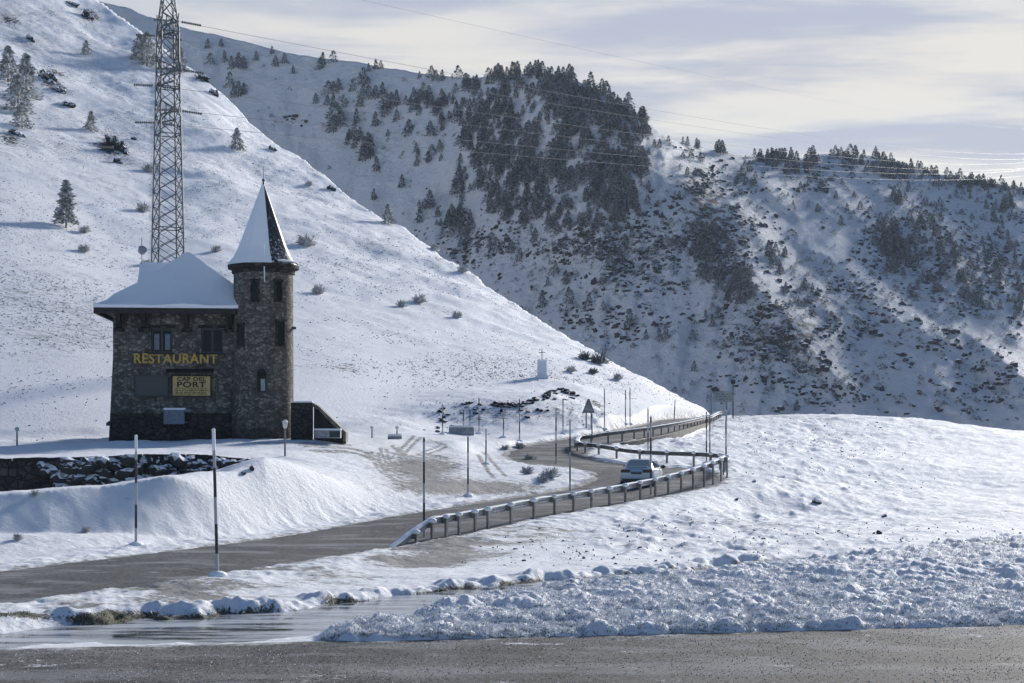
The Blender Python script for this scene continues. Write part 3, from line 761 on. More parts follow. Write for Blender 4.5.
# ------------------------------------------------------------------ trees
def pine_mesh(name, n, seed, leaf, wide=.30, mats=None, trunk=True, ragged=.35, low=.10):
    r = np.random.default_rng(seed)
    vs, fs, fm = [], [], []
    def addtri(a, b, c, m):
        i = len(vs); vs.extend([a, b, c]); fs.append((i, i + 1, i + 2)); fm.append(m)
    if trunk:
        for k in range(5):
            a0, a1 = 2 * math.pi * k / 5, 2 * math.pi * (k + 1) / 5
            addtri((.022 * math.cos(a0), .022 * math.sin(a0), -.05), (.022 * math.cos(a1), .022 * math.sin(a1), -.05), (0, 0, .93), 0)
    lob = r.uniform(-1, 1, (6, 10))
    for i in range(n):
        z = low + (1 - low) * r.uniform(0, 1) ** 1.25
        a = r.uniform(0, 2 * math.pi)
        lay = .88 + .12 * math.cos(z * 46 + seed)
        rad = wide * ((1 - z) ** .75) * lay * (1 + ragged * lob[int(a / 6.2832 * 5.99), int(z * 9.9)]) + .012
        rr = rad * (r.uniform(.15, 1) ** .5)
        c = np.array([rr * math.cos(a), rr * math.sin(a), z - rr * .18])
        out = np.array([math.cos(a), math.sin(a), -.25 + r.normal(0, .35)]); out /= np.linalg.norm(out)
        sd = np.cross(out, r.normal(0, 1, 3)); sd /= np.linalg.norm(sd) + 1e-9
        L = leaf * r.uniform(.6, 1.3); w = L * .45
        addtri(tuple(c - sd * w - out * L * .3), tuple(c + sd * w - out * L * .3), tuple(c + out * L), 1)
    return mesh_np(name, np.array(vs), np.array(fs), mats or [M['trunk'], M['pine']], smooth=False, fm=fm), np.array(vs), np.array(fs), np.array(fm)

PV = [pine_mesh('pine_tree', 300, 100 + k, .085, w, ragged=.5) for k, w in enumerate((.30, .36, .42, .33, .46))]

def scatter(ells, seed, spread=1.35):
    r = np.random.default_rng(seed); out = []
    for cx, cy, rx, ry, n, h in ells:
        for _ in range(int(n * .78)):
            for _t in range(20):
                a, q = r.uniform(0, 6.283), spread * r.uniform(0, 1) ** .62
                px, py = cx + rx * q * math.cos(a), cy + ry * q * math.sin(a)
                if py > np.interp(px, SKY[:, 0], SKY[:, 1]) - .5: break
            else: continue
            out.append((px, py, .74 * h * r.uniform(.55, 1.25)))
    return out
WOOD = scatter([(530, 160, 95, 80, 110, 6), (560, 120, 90, 50, 60, 6), (428, 104, 20, 9, 40, 6.5), (460, 110, 30, 14, 46, 6.5), (505, 88, 34, 10, 62, 7), (500, 140, 28, 26, 110, 8), (520, 180, 32, 34, 130, 8), (480, 172, 22, 18, 32, 6.5), (572, 110, 20, 28, 84, 7.5), (600, 165, 36, 30, 130, 8), (622, 190, 22, 24, 70, 7.5), (622, 105, 26, 18, 60, 7.5), (548, 96, 20, 12, 28, 7),
                (455, 222, 14, 16, 26, 6), (540, 215, 40, 14, 52, 6.5), (600, 215, 30, 14, 40, 6), (545, 76, 56, 4, 40, 6.5), (640, 140, 16, 16, 24, 6.5)], 21)
WOOD2 = scatter([(712, 258, 16, 20, 80, 6), (736, 285, 16, 18, 64, 5.5), (700, 240, 12, 12, 24, 5.5), (600, 240, 60, 14, 30, 5), (690, 190, 14, 30, 20, 4.5)], 22)
LEFT = [(x / 2.847 + 200, y / 2.847 + 3, h) for x, y, h in [(22, 130, 6), (60, 125, 5), (30, 175, 7), (70, 170, 7), (90, 190, 8), (110, 185, 9), (125, 190, 8), (160, 165, 6), (215, 182, 7), (240, 172, 6), (265, 202, 5), (205, 146, 5), (350, 185, 9), (342, 190, 7), (380, 170, 7), (85, 240, 9), (110, 268, 9), (125, 262, 7), (95, 270, 7), (330, 287, 6), (365, 262, 8), (395, 250, 7), (380, 258, 7), (435, 252, 7), (465, 235, 10), (480, 196, 5), (500, 190, 6), (515, 188, 5), (385, 350, 13), (400, 355, 11), (380, 370, 10), (380, 302, 8), (362, 292, 6), (410, 297, 7), (455, 297, 7), (445, 342, 8), (470, 440, 11), (485, 445, 12), (462, 452, 9), (480, 415, 9), (502, 480, 8), (500, 352, 8), (440, 385, 9), (455, 395, 8), (420, 405, 7), (440, 415, 7), (425, 390, 6), (595, 380, 9), (655, 380, 8), (690, 365, 6), (660, 447, 8), (650, 455, 6), (575, 527, 7), (655, 585, 9), (640, 590, 6), (625, 627, 8), (495, 562, 6), (530, 305, 10), (545, 300, 9), (560, 295, 9), (525, 325, 8), (520, 262, 7), (465, 270, 8), (480, 275, 8), (500, 275, 8), (620, 440, 5), (615, 425, 5), (618, 465, 5), (635, 250, 5), (625, 215, 4), (660, 215, 7), (672, 222, 6), (690, 222, 6), (735, 215, 7), (545, 60, 0), (560, 335, 6), (535, 380, 4), (682, 415, 5), (740, 540, 10), (725, 545, 8), (745, 555, 9), (740, 620, 9), (720, 630, 8), (745, 640, 7), (705, 640, 7)] if h]
BELOW = [(x / 3.012 + 480, y / 3.012 + 240, h) for x, y, h in [(188, 205, 7.5), (268, 192, 7), (258, 135, 6), (228, 102, 5), (328, 200, 5.5), (450, 265, 7.5), (372, 212, 4), (560, 300, 6), (540, 305, 5), (500, 300, 4), (372, 135, 5), (204, 138, 4), (700, 262, 5), (720, 240, 5), (640, 300, 4), (955, 515, 4), (892, 210, 4), (870, 50, 7), (885, 78, 6), (735, 330, 4), (680, 240, 4), (420, 70, 7), (390, 90, 7), (360, 60, 7), (50, 40, 7), (645, 395, 4)]]
CREST = scatter([(722, 150, 8, 3, 10, 6), (770, 156, 14, 5, 26, 6.5), (795, 164, 20, 8, 44, 6.5), (700, 145, 14, 3, 8, 5), (845, 158, 14, 5, 20, 6), (870, 162, 26, 7, 34, 6), (905, 172, 30, 6, 50, 6.5), (940, 180, 26, 6, 34, 5), (985, 187, 34, 5, 44, 5), (1015, 191, 12, 5, 14, 5), (1040, 198, 40, 6, 16, 5), (900, 190, 8, 10, 14, 5.5), (1010, 212, 10, 10, 16, 5.5), (745, 178, 9, 9, 16, 5.5), (960, 195, 60, 18, 40, 4.5), (840, 200, 40, 20, 18, 4.5), (1000, 240, 30, 30, 30, 4.5)], 23)
GROVE = scatter([(886, 240, 12, 14, 46, 6), (900, 258, 14, 14, 46, 6), (925, 228, 14, 12, 30, 5.5), (940, 250, 16, 10, 30, 5), (955, 270, 14, 10, 22, 5), (1000, 258, 18, 22, 44, 5), (1018, 285, 10, 20, 24, 5), (925, 290, 14, 10, 22, 4.5), (972, 300, 20, 14, 26, 4.5), (775, 262, 9, 10, 14, 5), (1010, 312, 12, 10, 14, 4.5), (800, 300, 14, 12, 14, 4)], 24)
SETS = [(WOOD, 'snow dusted dark pine in the dense wood covering the shaded mountain spur', 'pines of the dense mountain wood'),
        (WOOD2, 'frosted dark pine in the grove at the edge of the far rocky spur', 'pines on the rocky spur edge'),
        (LEFT, 'scattered pine standing on the open snowy upper slope of the far mountain', 'pines scattered over the open far slope'),
        (BELOW, 'small lone pine on the rocky snow below the dense mountain wood', 'lone pines below the mountain wood'),
        (CREST, 'small pine along the far snowy ridge against the cloudy sky', 'pines along the far ridge'),
        (GROVE, 'small frosted pine in the bands of trees down the farthest snowy ridge', 'pines in the far ridge groves')]
allp = []
for si, (lst, lab, grp) in enumerate(SETS):
    for px, py, h in lst:
        h = h if si in (0, 1, 4, 5) else h * .86
        p = mhit(px, py); allp.append((h / p[1], px, py, h, p, si))
allp.sort(key=lambda a: -a[0] + (-.01 if a[5] in (2, 3) else 0))
fv, ff, ffm, off = [], [], [], 0
for k, (key, px, py, h, p, si) in enumerate(allp):
    j = int(RNG.integers(0, 5)); rz = RNG.uniform(0, 6.28); hw = h * RNG.uniform(.9, 1.25)
    if k < 285:
        o = obj_me('pine_tree', PV[j][0], loc=p - np.array([0, 0, .2])); o.rotation_euler = (0, 0, rz); o.scale = (hw, hw, h)
        tag(o, SETS[si][1], 'pine tree', SETS[si][2])
    else:
        c, s = math.cos(rz), math.sin(rz)
        v = PV[j][1] * np.array([hw, hw, h]); v = np.stack([v[:, 0] * c - v[:, 1] * s, v[:, 0] * s + v[:, 1] * c, v[:, 2]], -1) + p - np.array([0, 0, .2])
        fv.append(v); ff.append(PV[j][2] + off); ffm.append(PV[j][3]); off += len(v)
me = mesh_np('pine_forest', np.concatenate(fv), np.concatenate(ff), [M['trunk'], M['pine']], smooth=False, fm=np.concatenate(ffm))
tag(obj_me('pine_forest', me), 'mass of small dark frosted pines covering the far mountainside', 'forest', kind='stuff')

# dark heather and crags on the far mountain, too many to count
def rock_shape(seed, sub=2, flat=.7, rough=.35):
    bm = bmesh.new(); bmesh.ops.create_icosphere(bm, subdivisions=sub, radius=1)
    r = random.Random(seed); offs = [Vector((r.uniform(-1, 1), r.uniform(-1, 1), r.uniform(-1, 1))).normalized() for _ in range(9)]
    for v in bm.verts:
        d = v.co.normalized(); k = 1.
        for o in offs:
            q = d.dot(o)
            if q > .55: k -= (q - .55) * rough * 1.7
        v.co = d * k * (1 + r.uniform(-.06, .06)); v.co.z *= flat
    v = np.array([x.co[:] for x in bm.verts]); f = np.array([[x.index for x in fc.verts] for fc in bm.faces]); bm.free()
    return v, f
RS = [rock_shape(k, 2, .6 + .1 * (k % 3)) for k in range(6)]
RS1 = [rock_shape(40 + k, 1, .7) for k in range(4)]
fv, ff, off = [], [], 0
for cx, cy, rx, ry, a in ROCKY:
    for _ in range(int(rx * ry * a / 3.2) + 12):
        u, w = RNG.normal(0, .72, 2); px, py = cx + rx * u, cy + ry * w
        if py < np.interp(px, SKY[:, 0], SKY[:, 1]) + 3 or py > 425: continue
        if vnoise(np.array([px * .09]), np.array([py * .09]), 301)[0] < -.05: continue
        p = mhit(px, py); sz = RNG.uniform(.4, 1.0) * RNG.uniform(.6, 1.9)
        v, f = RS1[int(RNG.integers(0, 4))]
        rz = RNG.uniform(0, 6.28); c, s = math.cos(rz), math.sin(rz)
        v = v * np.array([sz * RNG.uniform(.8, 1.4), sz, sz * RNG.uniform(.9, 1.5)]); v = np.stack([v[:, 0] * c - v[:, 1] * s, v[:, 0] * s + v[:, 1] * c, v[:, 2]], -1) + p
        fv.append(v); ff.append(f + off); off += len(v)
me = mesh_np('rock_scree', np.concatenate(fv), np.concatenate(ff), [M['farrock']], smooth=False)
tag(obj_me('rock_scree', me), 'dark crags and scree poking through the snow of the far mountainside', 'scree', kind='stuff')

# low frosted scrub all over the rocky parts of the far mountain
r_ = np.random.default_rng(77); sv_, sf_, off = [], [], 0
tv = [pine_mesh('scrub_clump', 60, 700 + k, .22, .8, [M['trunk'], M['pine']], False, .7, .0)[1] for k in range(4)]
zones = [(z[0], z[1], z[2] * 1.25, z[3] * 1.25, int(z[2] * z[3] * z[4] * .06)) for z in ROCKY] + [(560, 270, 90, 60, 130), (700, 230, 50, 60, 90), (780, 300, 90, 60, 120), (900, 260, 90, 60, 150), (980, 250, 60, 70, 130), (880, 370, 120, 40, 90), (430, 150, 60, 60, 40), (330, 110, 90, 50, 45), (760, 180, 50, 20, 40), (880, 185, 80, 20, 70), (650, 380, 120, 30, 50)]
for cx, cy, rx, ry, n in zones:
    for _ in range(n):
        u, w = r_.normal(0, .65, 2); px, py = cx + rx * u, cy + ry * w
        if py < np.interp(px, SKY[:, 0], SKY[:, 1]) + 1 or py > 428: continue
        p = mhit(px, py); h = r_.uniform(.7, 2.4) * r_.uniform(.6, 1.2); a = r_.uniform(0, 6.28); c, s_ = math.cos(a), math.sin(a)
        v = tv[int(r_.integers(0, 4))] * np.array([h, h, h * .8]); v = np.stack([v[:, 0] * c - v[:, 1] * s_, v[:, 0] * s_ + v[:, 1] * c, v[:, 2]], -1) + p
        sv_.append(v); sf_.append(np.arange(len(v)).reshape(-1, 3) + off); off += len(v)
tag(obj_me('mountain_scrub', mesh_np('mountain_scrub', np.concatenate(sv_), np.concatenate(sf_), [M['pine']], smooth=False)), 'low frosted scrub scattered over the far mountainside', 'scrub', kind='stuff')

# bushes and single trees on the near hillside
def shrub_mesh(name, n, seed, mat, h=1., w=.6, up=.9, thick=.02):
    r = np.random.default_rng(seed); vs, fs = [], []
    for i in range(n):
        a = r.uniform(0, 6.283); e = r.uniform(.15, up); L = r.uniform(.35, 1.)
        c0 = np.array([r.normal(0, .10), r.normal(0, .10), 0.])
        d = np.array([math.cos(a) * w * (1 - e * .5), math.sin(a) * w * (1 - e * .5), e * h]) * L
        s = np.cross(d, r.normal(0, 1, 3)); s *= thick / (np.linalg.norm(s) + 1e-9)
        m = c0 + d * .62
        k = len(vs); vs += [c0 - s, c0 + s, m + s, m - s]; fs.append((k, k + 1, k + 2, k + 3))
        for q in range(3):
            tpos = c0 + d * r.uniform(.45, 1.); dd = d / np.linalg.norm(d) * .22 + r.normal(0, .10, 3); ss = np.cross(dd, r.normal(0, 1, 3)); ss *= thick * 1.6 / (np.linalg.norm(ss) + 1e-9)
            k = len(vs); vs += [tpos - ss, tpos + ss, tpos + dd + ss * .4, tpos + dd - ss * .4]; fs.append((k, k + 1, k + 2, k + 3))
    return mesh_np(name, np.array(vs), np.array(fs), [mat], smooth=False)
SH = [shrub_mesh('bush', 150, 400 + k, M['shrub'], w=.5 + .12 * k, thick=.022) for k in range(3)]
SHD = [shrub_mesh('bush', 150, 410 + k, M['darkshrub'], w=.6, thick=.03) for k in range(2)]
def place(name, me, px, py, hpx, label, cat, group=None, dmin=20, sink=.0, wide=1.):
    p = hit(px, py, dmin); h = hpx * p[1] / F
    o = obj_me(name, me, loc=p - np.array([0, 0, sink * h])); o.rotation_euler = (0, 0, RNG.uniform(0, 6.28)); o.scale = (h * wide, h * wide, h)
    tag(o, label, cat, group); return o
# the tallest lone pine keeps its trunk and crown as parts
p = hit(66, 228, 100); h = 48 * p[1] / F
t_ = empty('pine_tree', p); tag(t_, 'pale frosted pine standing alone on the near slope left of the lattice pylon', 'pine tree')
me_, v_, f_, fm_ = pine_mesh('crown', 850, 131, .075, .25, [M['trunk'], M['nearpine']], False, .5, .14)
c_ = obj_me('crown', me_, t_); c_.scale = (h, h, h)
MB().tube((0, 0, -.3), (0, 0, h * .9), h * .018, h * .004).build('trunk', M['trunk'], t_)
NP = [pine_mesh('pine_tree', 900, 140 + k, .075, .36 + .05 * k, [M['trunk'], M['nearpine']], True, .5, .05)[0] for k in range(3)]
for i, (px, py, hp, lab) in enumerate([(237, 150, 22, 'frosted pine tucked in the notch behind the near slope crest below the far open slope'), (388, 224, 20, 'bushy pine on the skyline of the near snowy slope, left of the dense wood'),
                         (18, 112, 38, 'tall grey frosted tree by the crags at the top left of the slope'), (26, 98, 44, 'tallest grey frosted tree among the crags at the top left of the slope'), (8, 82, 36, 'grey frosted tree highest above the crags at the left edge of the slope'), (22, 128, 26, 'low grey tree below the crags near the left edge of the slope'),
                         (91, 131, 20, 'dumpy frosted pine just above the dark overhanging crag'), (139, 60, 26, 'grey tree left of the pylon just under the skyline of the near slope'), (147, 66, 34, 'taller grey tree half behind the pylon near the skyline'), (181, 72, 24, 'grey tree right of the pylon near the skyline'), (86, 55, 15, 'dark little pine on the upper slope above the crags'), (176, 60, 20, 'small grey tree close behind the right leg of the pylon')]):
    place('pine_tree', NP[i % 3], px, py, hp, lab, 'pine tree', dmin=100)
bl = [(84, 233, 9, 'small bush just right of the lone frosted pine'), (84, 252, 9, 'low pale bush on the slope below the lone frosted pine'), (143, 212, 10, 'round bush on the slope just left of the pylon'), (149, 172, 9, 'bush behind the left leg of the pylon, halfway up'), (146, 266, 8, 'bush peeking over the restaurant roof beside the pylon foot'),
      (306, 246, 13, 'bush on the slope just right of the slate spire'), (318, 294, 11, 'small bush right of the tower at mid slope'), (309, 186, 6, 'small tuft bush near the slope skyline above the spire'), (419, 303, 10, 'bush on the bare slope left of the dense wood foot'), (402, 307, 8, 'flat pale bush beside another at mid slope'), (457, 318, 8, 'small bush on the lower slope right of centre'),
      (599, 364, 13, 'dark bush on the skyline of the slope above the triangular sign'), (593, 374, 7, 'pale bush under the dark skyline bush'), (618, 380, 8, 'small bush on the skyline right of the triangular sign'), (571, 372, 7, 'pale tuft bush right of the memorial pillar'), (585, 360, 10, 'grey bush breaking the skyline left of the dark one'), (435, 250, 8, 'bush on the slope skyline below the dense wood'), (463, 272, 8, 'yellowish bush on the slope skyline'), (216, 252, 8, 'bush just left of the slate spire')]
for i, (px, py, hp, lab) in enumerate(bl):
    dk = 'dark' in lab
    place('bush', (SHD[i % 2] if dk else SH[i % 3]), px, py, hp, lab, 'bush', 'bushes on the near slope', dmin=100, wide=1.15)
for px, py, hp, lab in [(550, 478, 12, 'frosted bush at the tip of the snowy island inside the hairpin'), (543, 482, 8, 'low twiggy bush in front of the frosted one on the island'), (527, 474, 9, 'small frosted bush on the island beside the tyre tracks'), (530, 461, 8, 'upper frosted bush on the island slope'), (505, 450, 6, 'tiny bush on top of the island'), (520, 448, 7, 'grey bush at the crest of the island by the road')]:
    place('bush', SH[1], px, py, hp, lab, 'bush', 'bushes on the hairpin island', dmin=75, wide=1.4)
for i, (px, py, hp, lab) in enumerate([(107, 482, 10, 'snowy tuft on the rim of the bank in front of the stone wall'), (35, 496, 7, 'snowy tuft on the rim of the dark pit'), (86, 532, 6, 'small snowy tuft at the foot of the bank left of the first snow pole'), (18, 540, 8, 'frosted tuft at the foot of the bank near the left edge')]):
    place('bush', SH[i % 3], px, py, hp, lab, 'bush', 'tufts on the roadside bank', dmin=40, wide=1.1)

# boulders and crags on the near slope
def crag_shape(seed):
    r = np.random.default_rng(seed); vs, fs, off = [], [], 0
    for k in range(9):
        v, f = RS[int(r.integers(0, 6))]
        a = r.uniform(0, 6.28); c, s_ = math.cos(a), math.sin(a)
        v = np.stack([v[:, 0] * c - v[:, 1] * s_, v[:, 0] * s_ + v[:, 1] * c, v[:, 2]], -1)
        t_ = k / 8 - .5
        v = v * np.array([r.uniform(.25, .5), r.uniform(.3, .5), r.uniform(.3, .75)]) + np.array([t_ * 1.1 + r.normal(0, .08), r.normal(0, .15), -t_ * .45 + r.normal(0, .14)])
        v = v + .06 * np.stack([vnoise(v[:, 1] * 5, v[:, 2] * 5, seed + 1), vnoise(v[:, 0] * 5, v[:, 2] * 5, seed + 2), vnoise(v[:, 0] * 5, v[:, 1] * 5, seed + 3)], -1)
        vs.append(v); fs.append(f + off); off += len(v)
    return np.concatenate(vs), np.concatenate(fs)
def rock_obj(name, px, py, wpx, hpx, label, cat='boulder', mat='rock', group=None, dmin=60, seed=None, sink=.35):
    p = hit(px, py, dmin); k = p[1] / F
    crag = name == 'crag'
    v, f = crag_shape(int(RNG.integers(0, 999))) if crag else RS[(seed if seed is not None else int(RNG.integers(0, 6))) % 6]
    a = 0 if crag else RNG.uniform(0, 6.28); c, s = math.cos(a), math.sin(a)
    v = np.stack([v[:, 0] * c - v[:, 1] * s, v[:, 0] * s + v[:, 1] * c, v[:, 2]], -1)
    v = v * np.array([wpx * k / 2, wpx * k / 2 * .8, hpx * k / 1.3]) * (1.25 if crag else 1)
    me = mesh_np(name, v, f, [M[mat]], smooth=False)
    o = obj_me(name, me, loc=p + np.array([0, 0, hpx * k * (.5 - sink)])); tag(o, label, cat, group); return o
for px, py, w, h, lab in [(122, 152, 16, 20, 'largest dark overhanging crag on the slope left of the pylon'), (113, 145, 16, 12, 'upper block of the dark overhanging crag'), (118, 163, 10, 9, 'lower block under the dark overhanging crag'), (48, 80, 18, 16, 'dark crag beside the grey trees at the upper left'), (60, 92, 14, 9, 'middle crag in the row below the grey trees'), (66, 106, 18, 8, 'lowest crag in the row below the grey trees'), (88, 17, 12, 14, 'small crag near the top of the frame'), (16, 135, 16, 10, 'crag at the left edge below the grey trees'),
                            (30, 40, 10, 8, 'dark crag above the grey trees at the upper left'), (72, 5, 14, 6, 'flat crag at the very top of the slope'), (205, 80, 12, 10, 'crag on the skyline right of the pylon'), (214, 95, 10, 10, 'lower crag on the skyline right of the pylon'), (158, 62, 12, 8, 'crag behind the pylon under the skyline trees'), (273, 150, 8, 6, 'small crag on the skyline left of the spire'), (331, 190, 9, 6, 'dark stone just below the skyline right of the spire'), (135, 140, 8, 5, 'small stone right of the overhanging crag')]:
    rock_obj('crag', px, py, w, h, lab, 'rock', 'cliff', 'crags on the near slope', 100)
rock_obj('boulder', 816, 503, 14, 8, 'round snow capped boulder alone on the flat snowfield', mat='rock', dmin=60, seed=2)
for px, py, w, h, lab in [(754, 482, 6, 4, 'dark stone on the verge right of the guardrail end'), (737, 500, 6, 4, 'dark stone on the bank below the guardrail end'), (884, 517, 8, 5, 'snowy stone in the flat field right of the round boulder'), (879, 534, 8, 6, 'pointed snowy stone at the edge of the tussocks'), (252, 470, 6, 10, 'upright dark stone at the end of the stone wall'), (243, 474, 8, 5, 'low dark stone beside the upright one')]:
    rock_obj('boulder', px, py, w, h, lab, dmin=55, group='stones lying in the snow')
for i in range(84):
    px = RNG.uniform(435, 578) if i % 2 else RNG.uniform(500, 578); py = np.interp(px, [425, 450, 480, 520, 540, 560, 575, 600, 625], [420, 405, 402, 404, 396, 388, 392, 404, 414]) + RNG.uniform(0, 4) + (RNG.uniform(0, 16) if i % 3 == 0 else 0)
    rock_obj('boulder', px, py, RNG.uniform(4, 10), RNG.uniform(2, 5), 'dark stone in the broken lip of the cut bank above the hairpin', mat='earth', group='stones of the cut bank', dmin=110, sink=.42)
# the boulder wall below the terrace: each stone a part of the wall
sw = empty('stone_wall', hit(150, 470, 60)); tag(sw, 'snow capped dry stone retaining wall of dark boulders below the terrace', 'stone wall')
so = np.array(sw.location)
for i in range(99):
    px = RNG.uniform(42, 268) if i < 60 else RNG.uniform(48, 190)
    dw = np.interp(px, [-400, 0, 60, 140, 200, 270], [69, 67.0, 67.2, 67.6, 68.6, 69.5])
    hgt = np.interp(px, [0, 60, 140, 220, 268], [2.4, 2.1, 1.5, .8, .15])
    X = (px - CX) / F * dw; zt = zat(X, dw + .8); z = zt - hgt * RNG.uniform(.0, 1.) - .08
    sz = RNG.uniform(.26, .52) * (1 if px < 200 else .7)
    v, f = RS[i % 6]; a = RNG.uniform(0, 6.28); c, s = math.cos(a), math.sin(a)
    v = np.stack([v[:, 0] * c - v[:, 1] * s, v[:, 0] * s + v[:, 1] * c, v[:, 2]], -1) * np.array([sz * 1.25, sz, sz * 1.1])
    me = mesh_np('boulder', v, f, [M['wallrock']], smooth=False)
    obj_me('boulder', me, sw, np.array([X, dw - .15 + RNG.uniform(-.1, .15), z]) - so)
# rough dark concrete face at the left end of the pit
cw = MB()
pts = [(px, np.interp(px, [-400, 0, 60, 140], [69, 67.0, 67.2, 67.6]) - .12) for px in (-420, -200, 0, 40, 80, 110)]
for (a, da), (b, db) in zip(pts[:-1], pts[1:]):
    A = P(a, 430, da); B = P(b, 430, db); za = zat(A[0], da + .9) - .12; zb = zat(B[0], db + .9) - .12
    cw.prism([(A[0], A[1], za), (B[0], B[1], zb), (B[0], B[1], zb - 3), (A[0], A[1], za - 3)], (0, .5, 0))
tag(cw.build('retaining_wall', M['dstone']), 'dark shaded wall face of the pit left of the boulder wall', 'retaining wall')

# ------------------------------------------------------------------ tussock grass blades
n_b = 620000
by = 30.5 + 30 * RNG.uniform(0, 1, n_b) ** 1.5; bx = RNG.uniform(-.12, .345, n_b) * by
keep = RNG.uniform(0, 1, n_b) < np.interp(by, [30, 36, 44, 60], [1, .9, .6, .3])
bx, by = bx[keep], by[keep]
# the brook bank gets its own grass
by2 = RNG.uniform(30.5, 50, 90000); bx2 = RNG.uniform(-.34, .2, 90000) * by2
bx = np.concatenate([bx, bx2]); by = np.concatenate([by, by2])
pxs = CX + F * bx / by
ji = np.clip(np.searchsorted(GX, pxs), 1, NX - 1); di = np.clip(np.searchsorted(GD, by), 1, ND - 1)
tmv, tbv, zv = TM[di, ji], tb[di, ji], Zg[di, ji]
bfv = bankface[di, ji]
ok = (((tmv > .5) & (tbv < .34) & (tbv > .01) & (RNG.uniform(0, 1, len(bx)) < np.interp(tbv, [0, .1, .18, .30], [1., .8, .3, .04]))) | ((bfv > .6) & (RNG.uniform(0, 1, len(bx)) < .6))) & (pxs > -30) & (pxs < 1060)
bx, by, zv, tbv = bx[ok], by[ok], zv[ok], tbv[ok]
n_b = len(bx)
ang = RNG.uniform(0, 6.283, n_b); L = RNG.uniform(.06, .17, n_b); lean = RNG.uniform(.2, 1.1, n_b); wd = RNG.uniform(.005, .011, n_b)
base = np.stack([bx, by, zv - .03], -1)
dirv = np.stack([np.cos(ang) * lean, np.sin(ang) * lean, np.ones(n_b)], -1); dirv /= np.linalg.norm(dirv, axis=1)[:, None]
sd = np.stack([np.sin(ang + RNG.normal(0, 1, n_b)), np.cos(ang), np.zeros(n_b)], -1) * wd[:, None]
mid = base + dirv * L[:, None] * .6
tip = mid + np.stack([np.cos(ang) * .8, np.sin(ang) * .8, -.25 * np.ones(n_b)], -1) * (L * .5)[:, None]
V = np.stack([base - sd, base + sd, mid + sd * .9, mid - sd * .9, tip + sd * .25, tip - sd * .25], 1).reshape(-1, 3)
k = np.arange(n_b)[:, None] * 6
Fq = np.concatenate([k + np.array([[0, 1, 2, 3]]), k + np.array([[3, 2, 4, 5]])])
me = mesh_np('tussock_grass', V, Fq, [M['tuss']], smooth=False)
fr_ = np.clip(RNG.normal(.82, .26, n_b) - .5 * bfv[ok], 0, 1)
attr(me, 'frost', (np.array([.1, .1, .85, .85, 1.2, 1.2])[None] * fr_[:, None]).ravel())
tag(obj_me('tussock_grass', me), 'frosted grass blades drooping between the snow laden hummocks', 'grass', kind='stuff')

# dead grass and heather tips piercing the thin snow of the hillside
n_t = 210000
tx = RNG.uniform(-30, 1050, n_t); ti = np.clip(np.searchsorted(GX, tx), 1, NX - 1)
tk = np.where(RNG.uniform(0, 1, n_t) < .72, RNG.integers(np.searchsorted(GD, 112), np.searchsorted(GD, 400), n_t), RNG.integers(np.searchsorted(GD, 48), np.searchsorted(GD, 160), n_t))
td = GD[tk]; twx = (tx - CX) / F * td
hm = np.maximum(hill[tk, ti], 1.1 * (blob(PXg[tk, ti], PYg[tk, ti], 545, 412, 55, 12) + blob(PXg[tk, ti], PYg[tk, ti], 480, 416, 45, 12)))
rd_ = RDg[tk, ti]; open_ = sstep(1.5, 3.5, rd_) * (TM[tk, ti] < .05) * (SIDg[tk, ti] > 0) * (td > 46) * (td < 165) * sstep(420, 560, tx)
hm = np.maximum(hm, .16 * open_ * (.55 * sstep(690, 740, tx) * sstep(1000, 800, tx) * sstep(78, 90, td) + .75 * sstep(74, 62, td) * sstep(980, 720, tx) + .25 * sstep(74, 62, td))); zt_ = Zg[tk, ti]
dens = (.5 + .8 * fbm(twx * .05, td * .05, 611, 3) + .55 * fbm((twx * .45 + td * .9) * .03, (twx * .9 - td * .45) * .25, 613, 3)).clip(0, 1.2) + .25 * rockm[tk, ti]
rowt = HY - F * zt_ / td
keep = (RNG.uniform(0, 1, n_t) < dens * hm * np.interp(td, [48, 112, 400], [.5, .5, 1.0])) & (rowt > -30)
tx, td, twx, zt_ = tx[keep], td[keep], twx[keep], zt_[keep]; n_t = len(tx)
an = R(-24) + RNG.normal(0, .5, n_t); hl = RNG.uniform(.03, .15, n_t) * RNG.uniform(.4, 1.8, n_t) * (td / 200) ** .6; hh_ = RNG.uniform(.02, .07, n_t)
ax = np.stack([np.cos(an), -.15 * np.ones(n_t), np.sin(an)], -1) * hl[:, None]
up_ = np.stack([RNG.normal(0, .3, n_t), -.4 * np.ones(n_t), np.ones(n_t)], -1) * hh_[:, None]
b0 = np.stack([twx, td - .05, zt_ - .01], -1)
V = np.stack([b0 - ax, b0 + ax, b0 + ax * .4 + up_, b0 - ax * .6 + up_ * .9], 1).reshape(-1, 3)
tag(obj_me('hillside_grass', mesh_np('hillside_grass', V, np.arange(n_t * 4).reshape(-1, 4), [M['heath']], smooth=False)), 'dead grass tips piercing the thin snow of the near hillside', 'grass', kind='stuff')

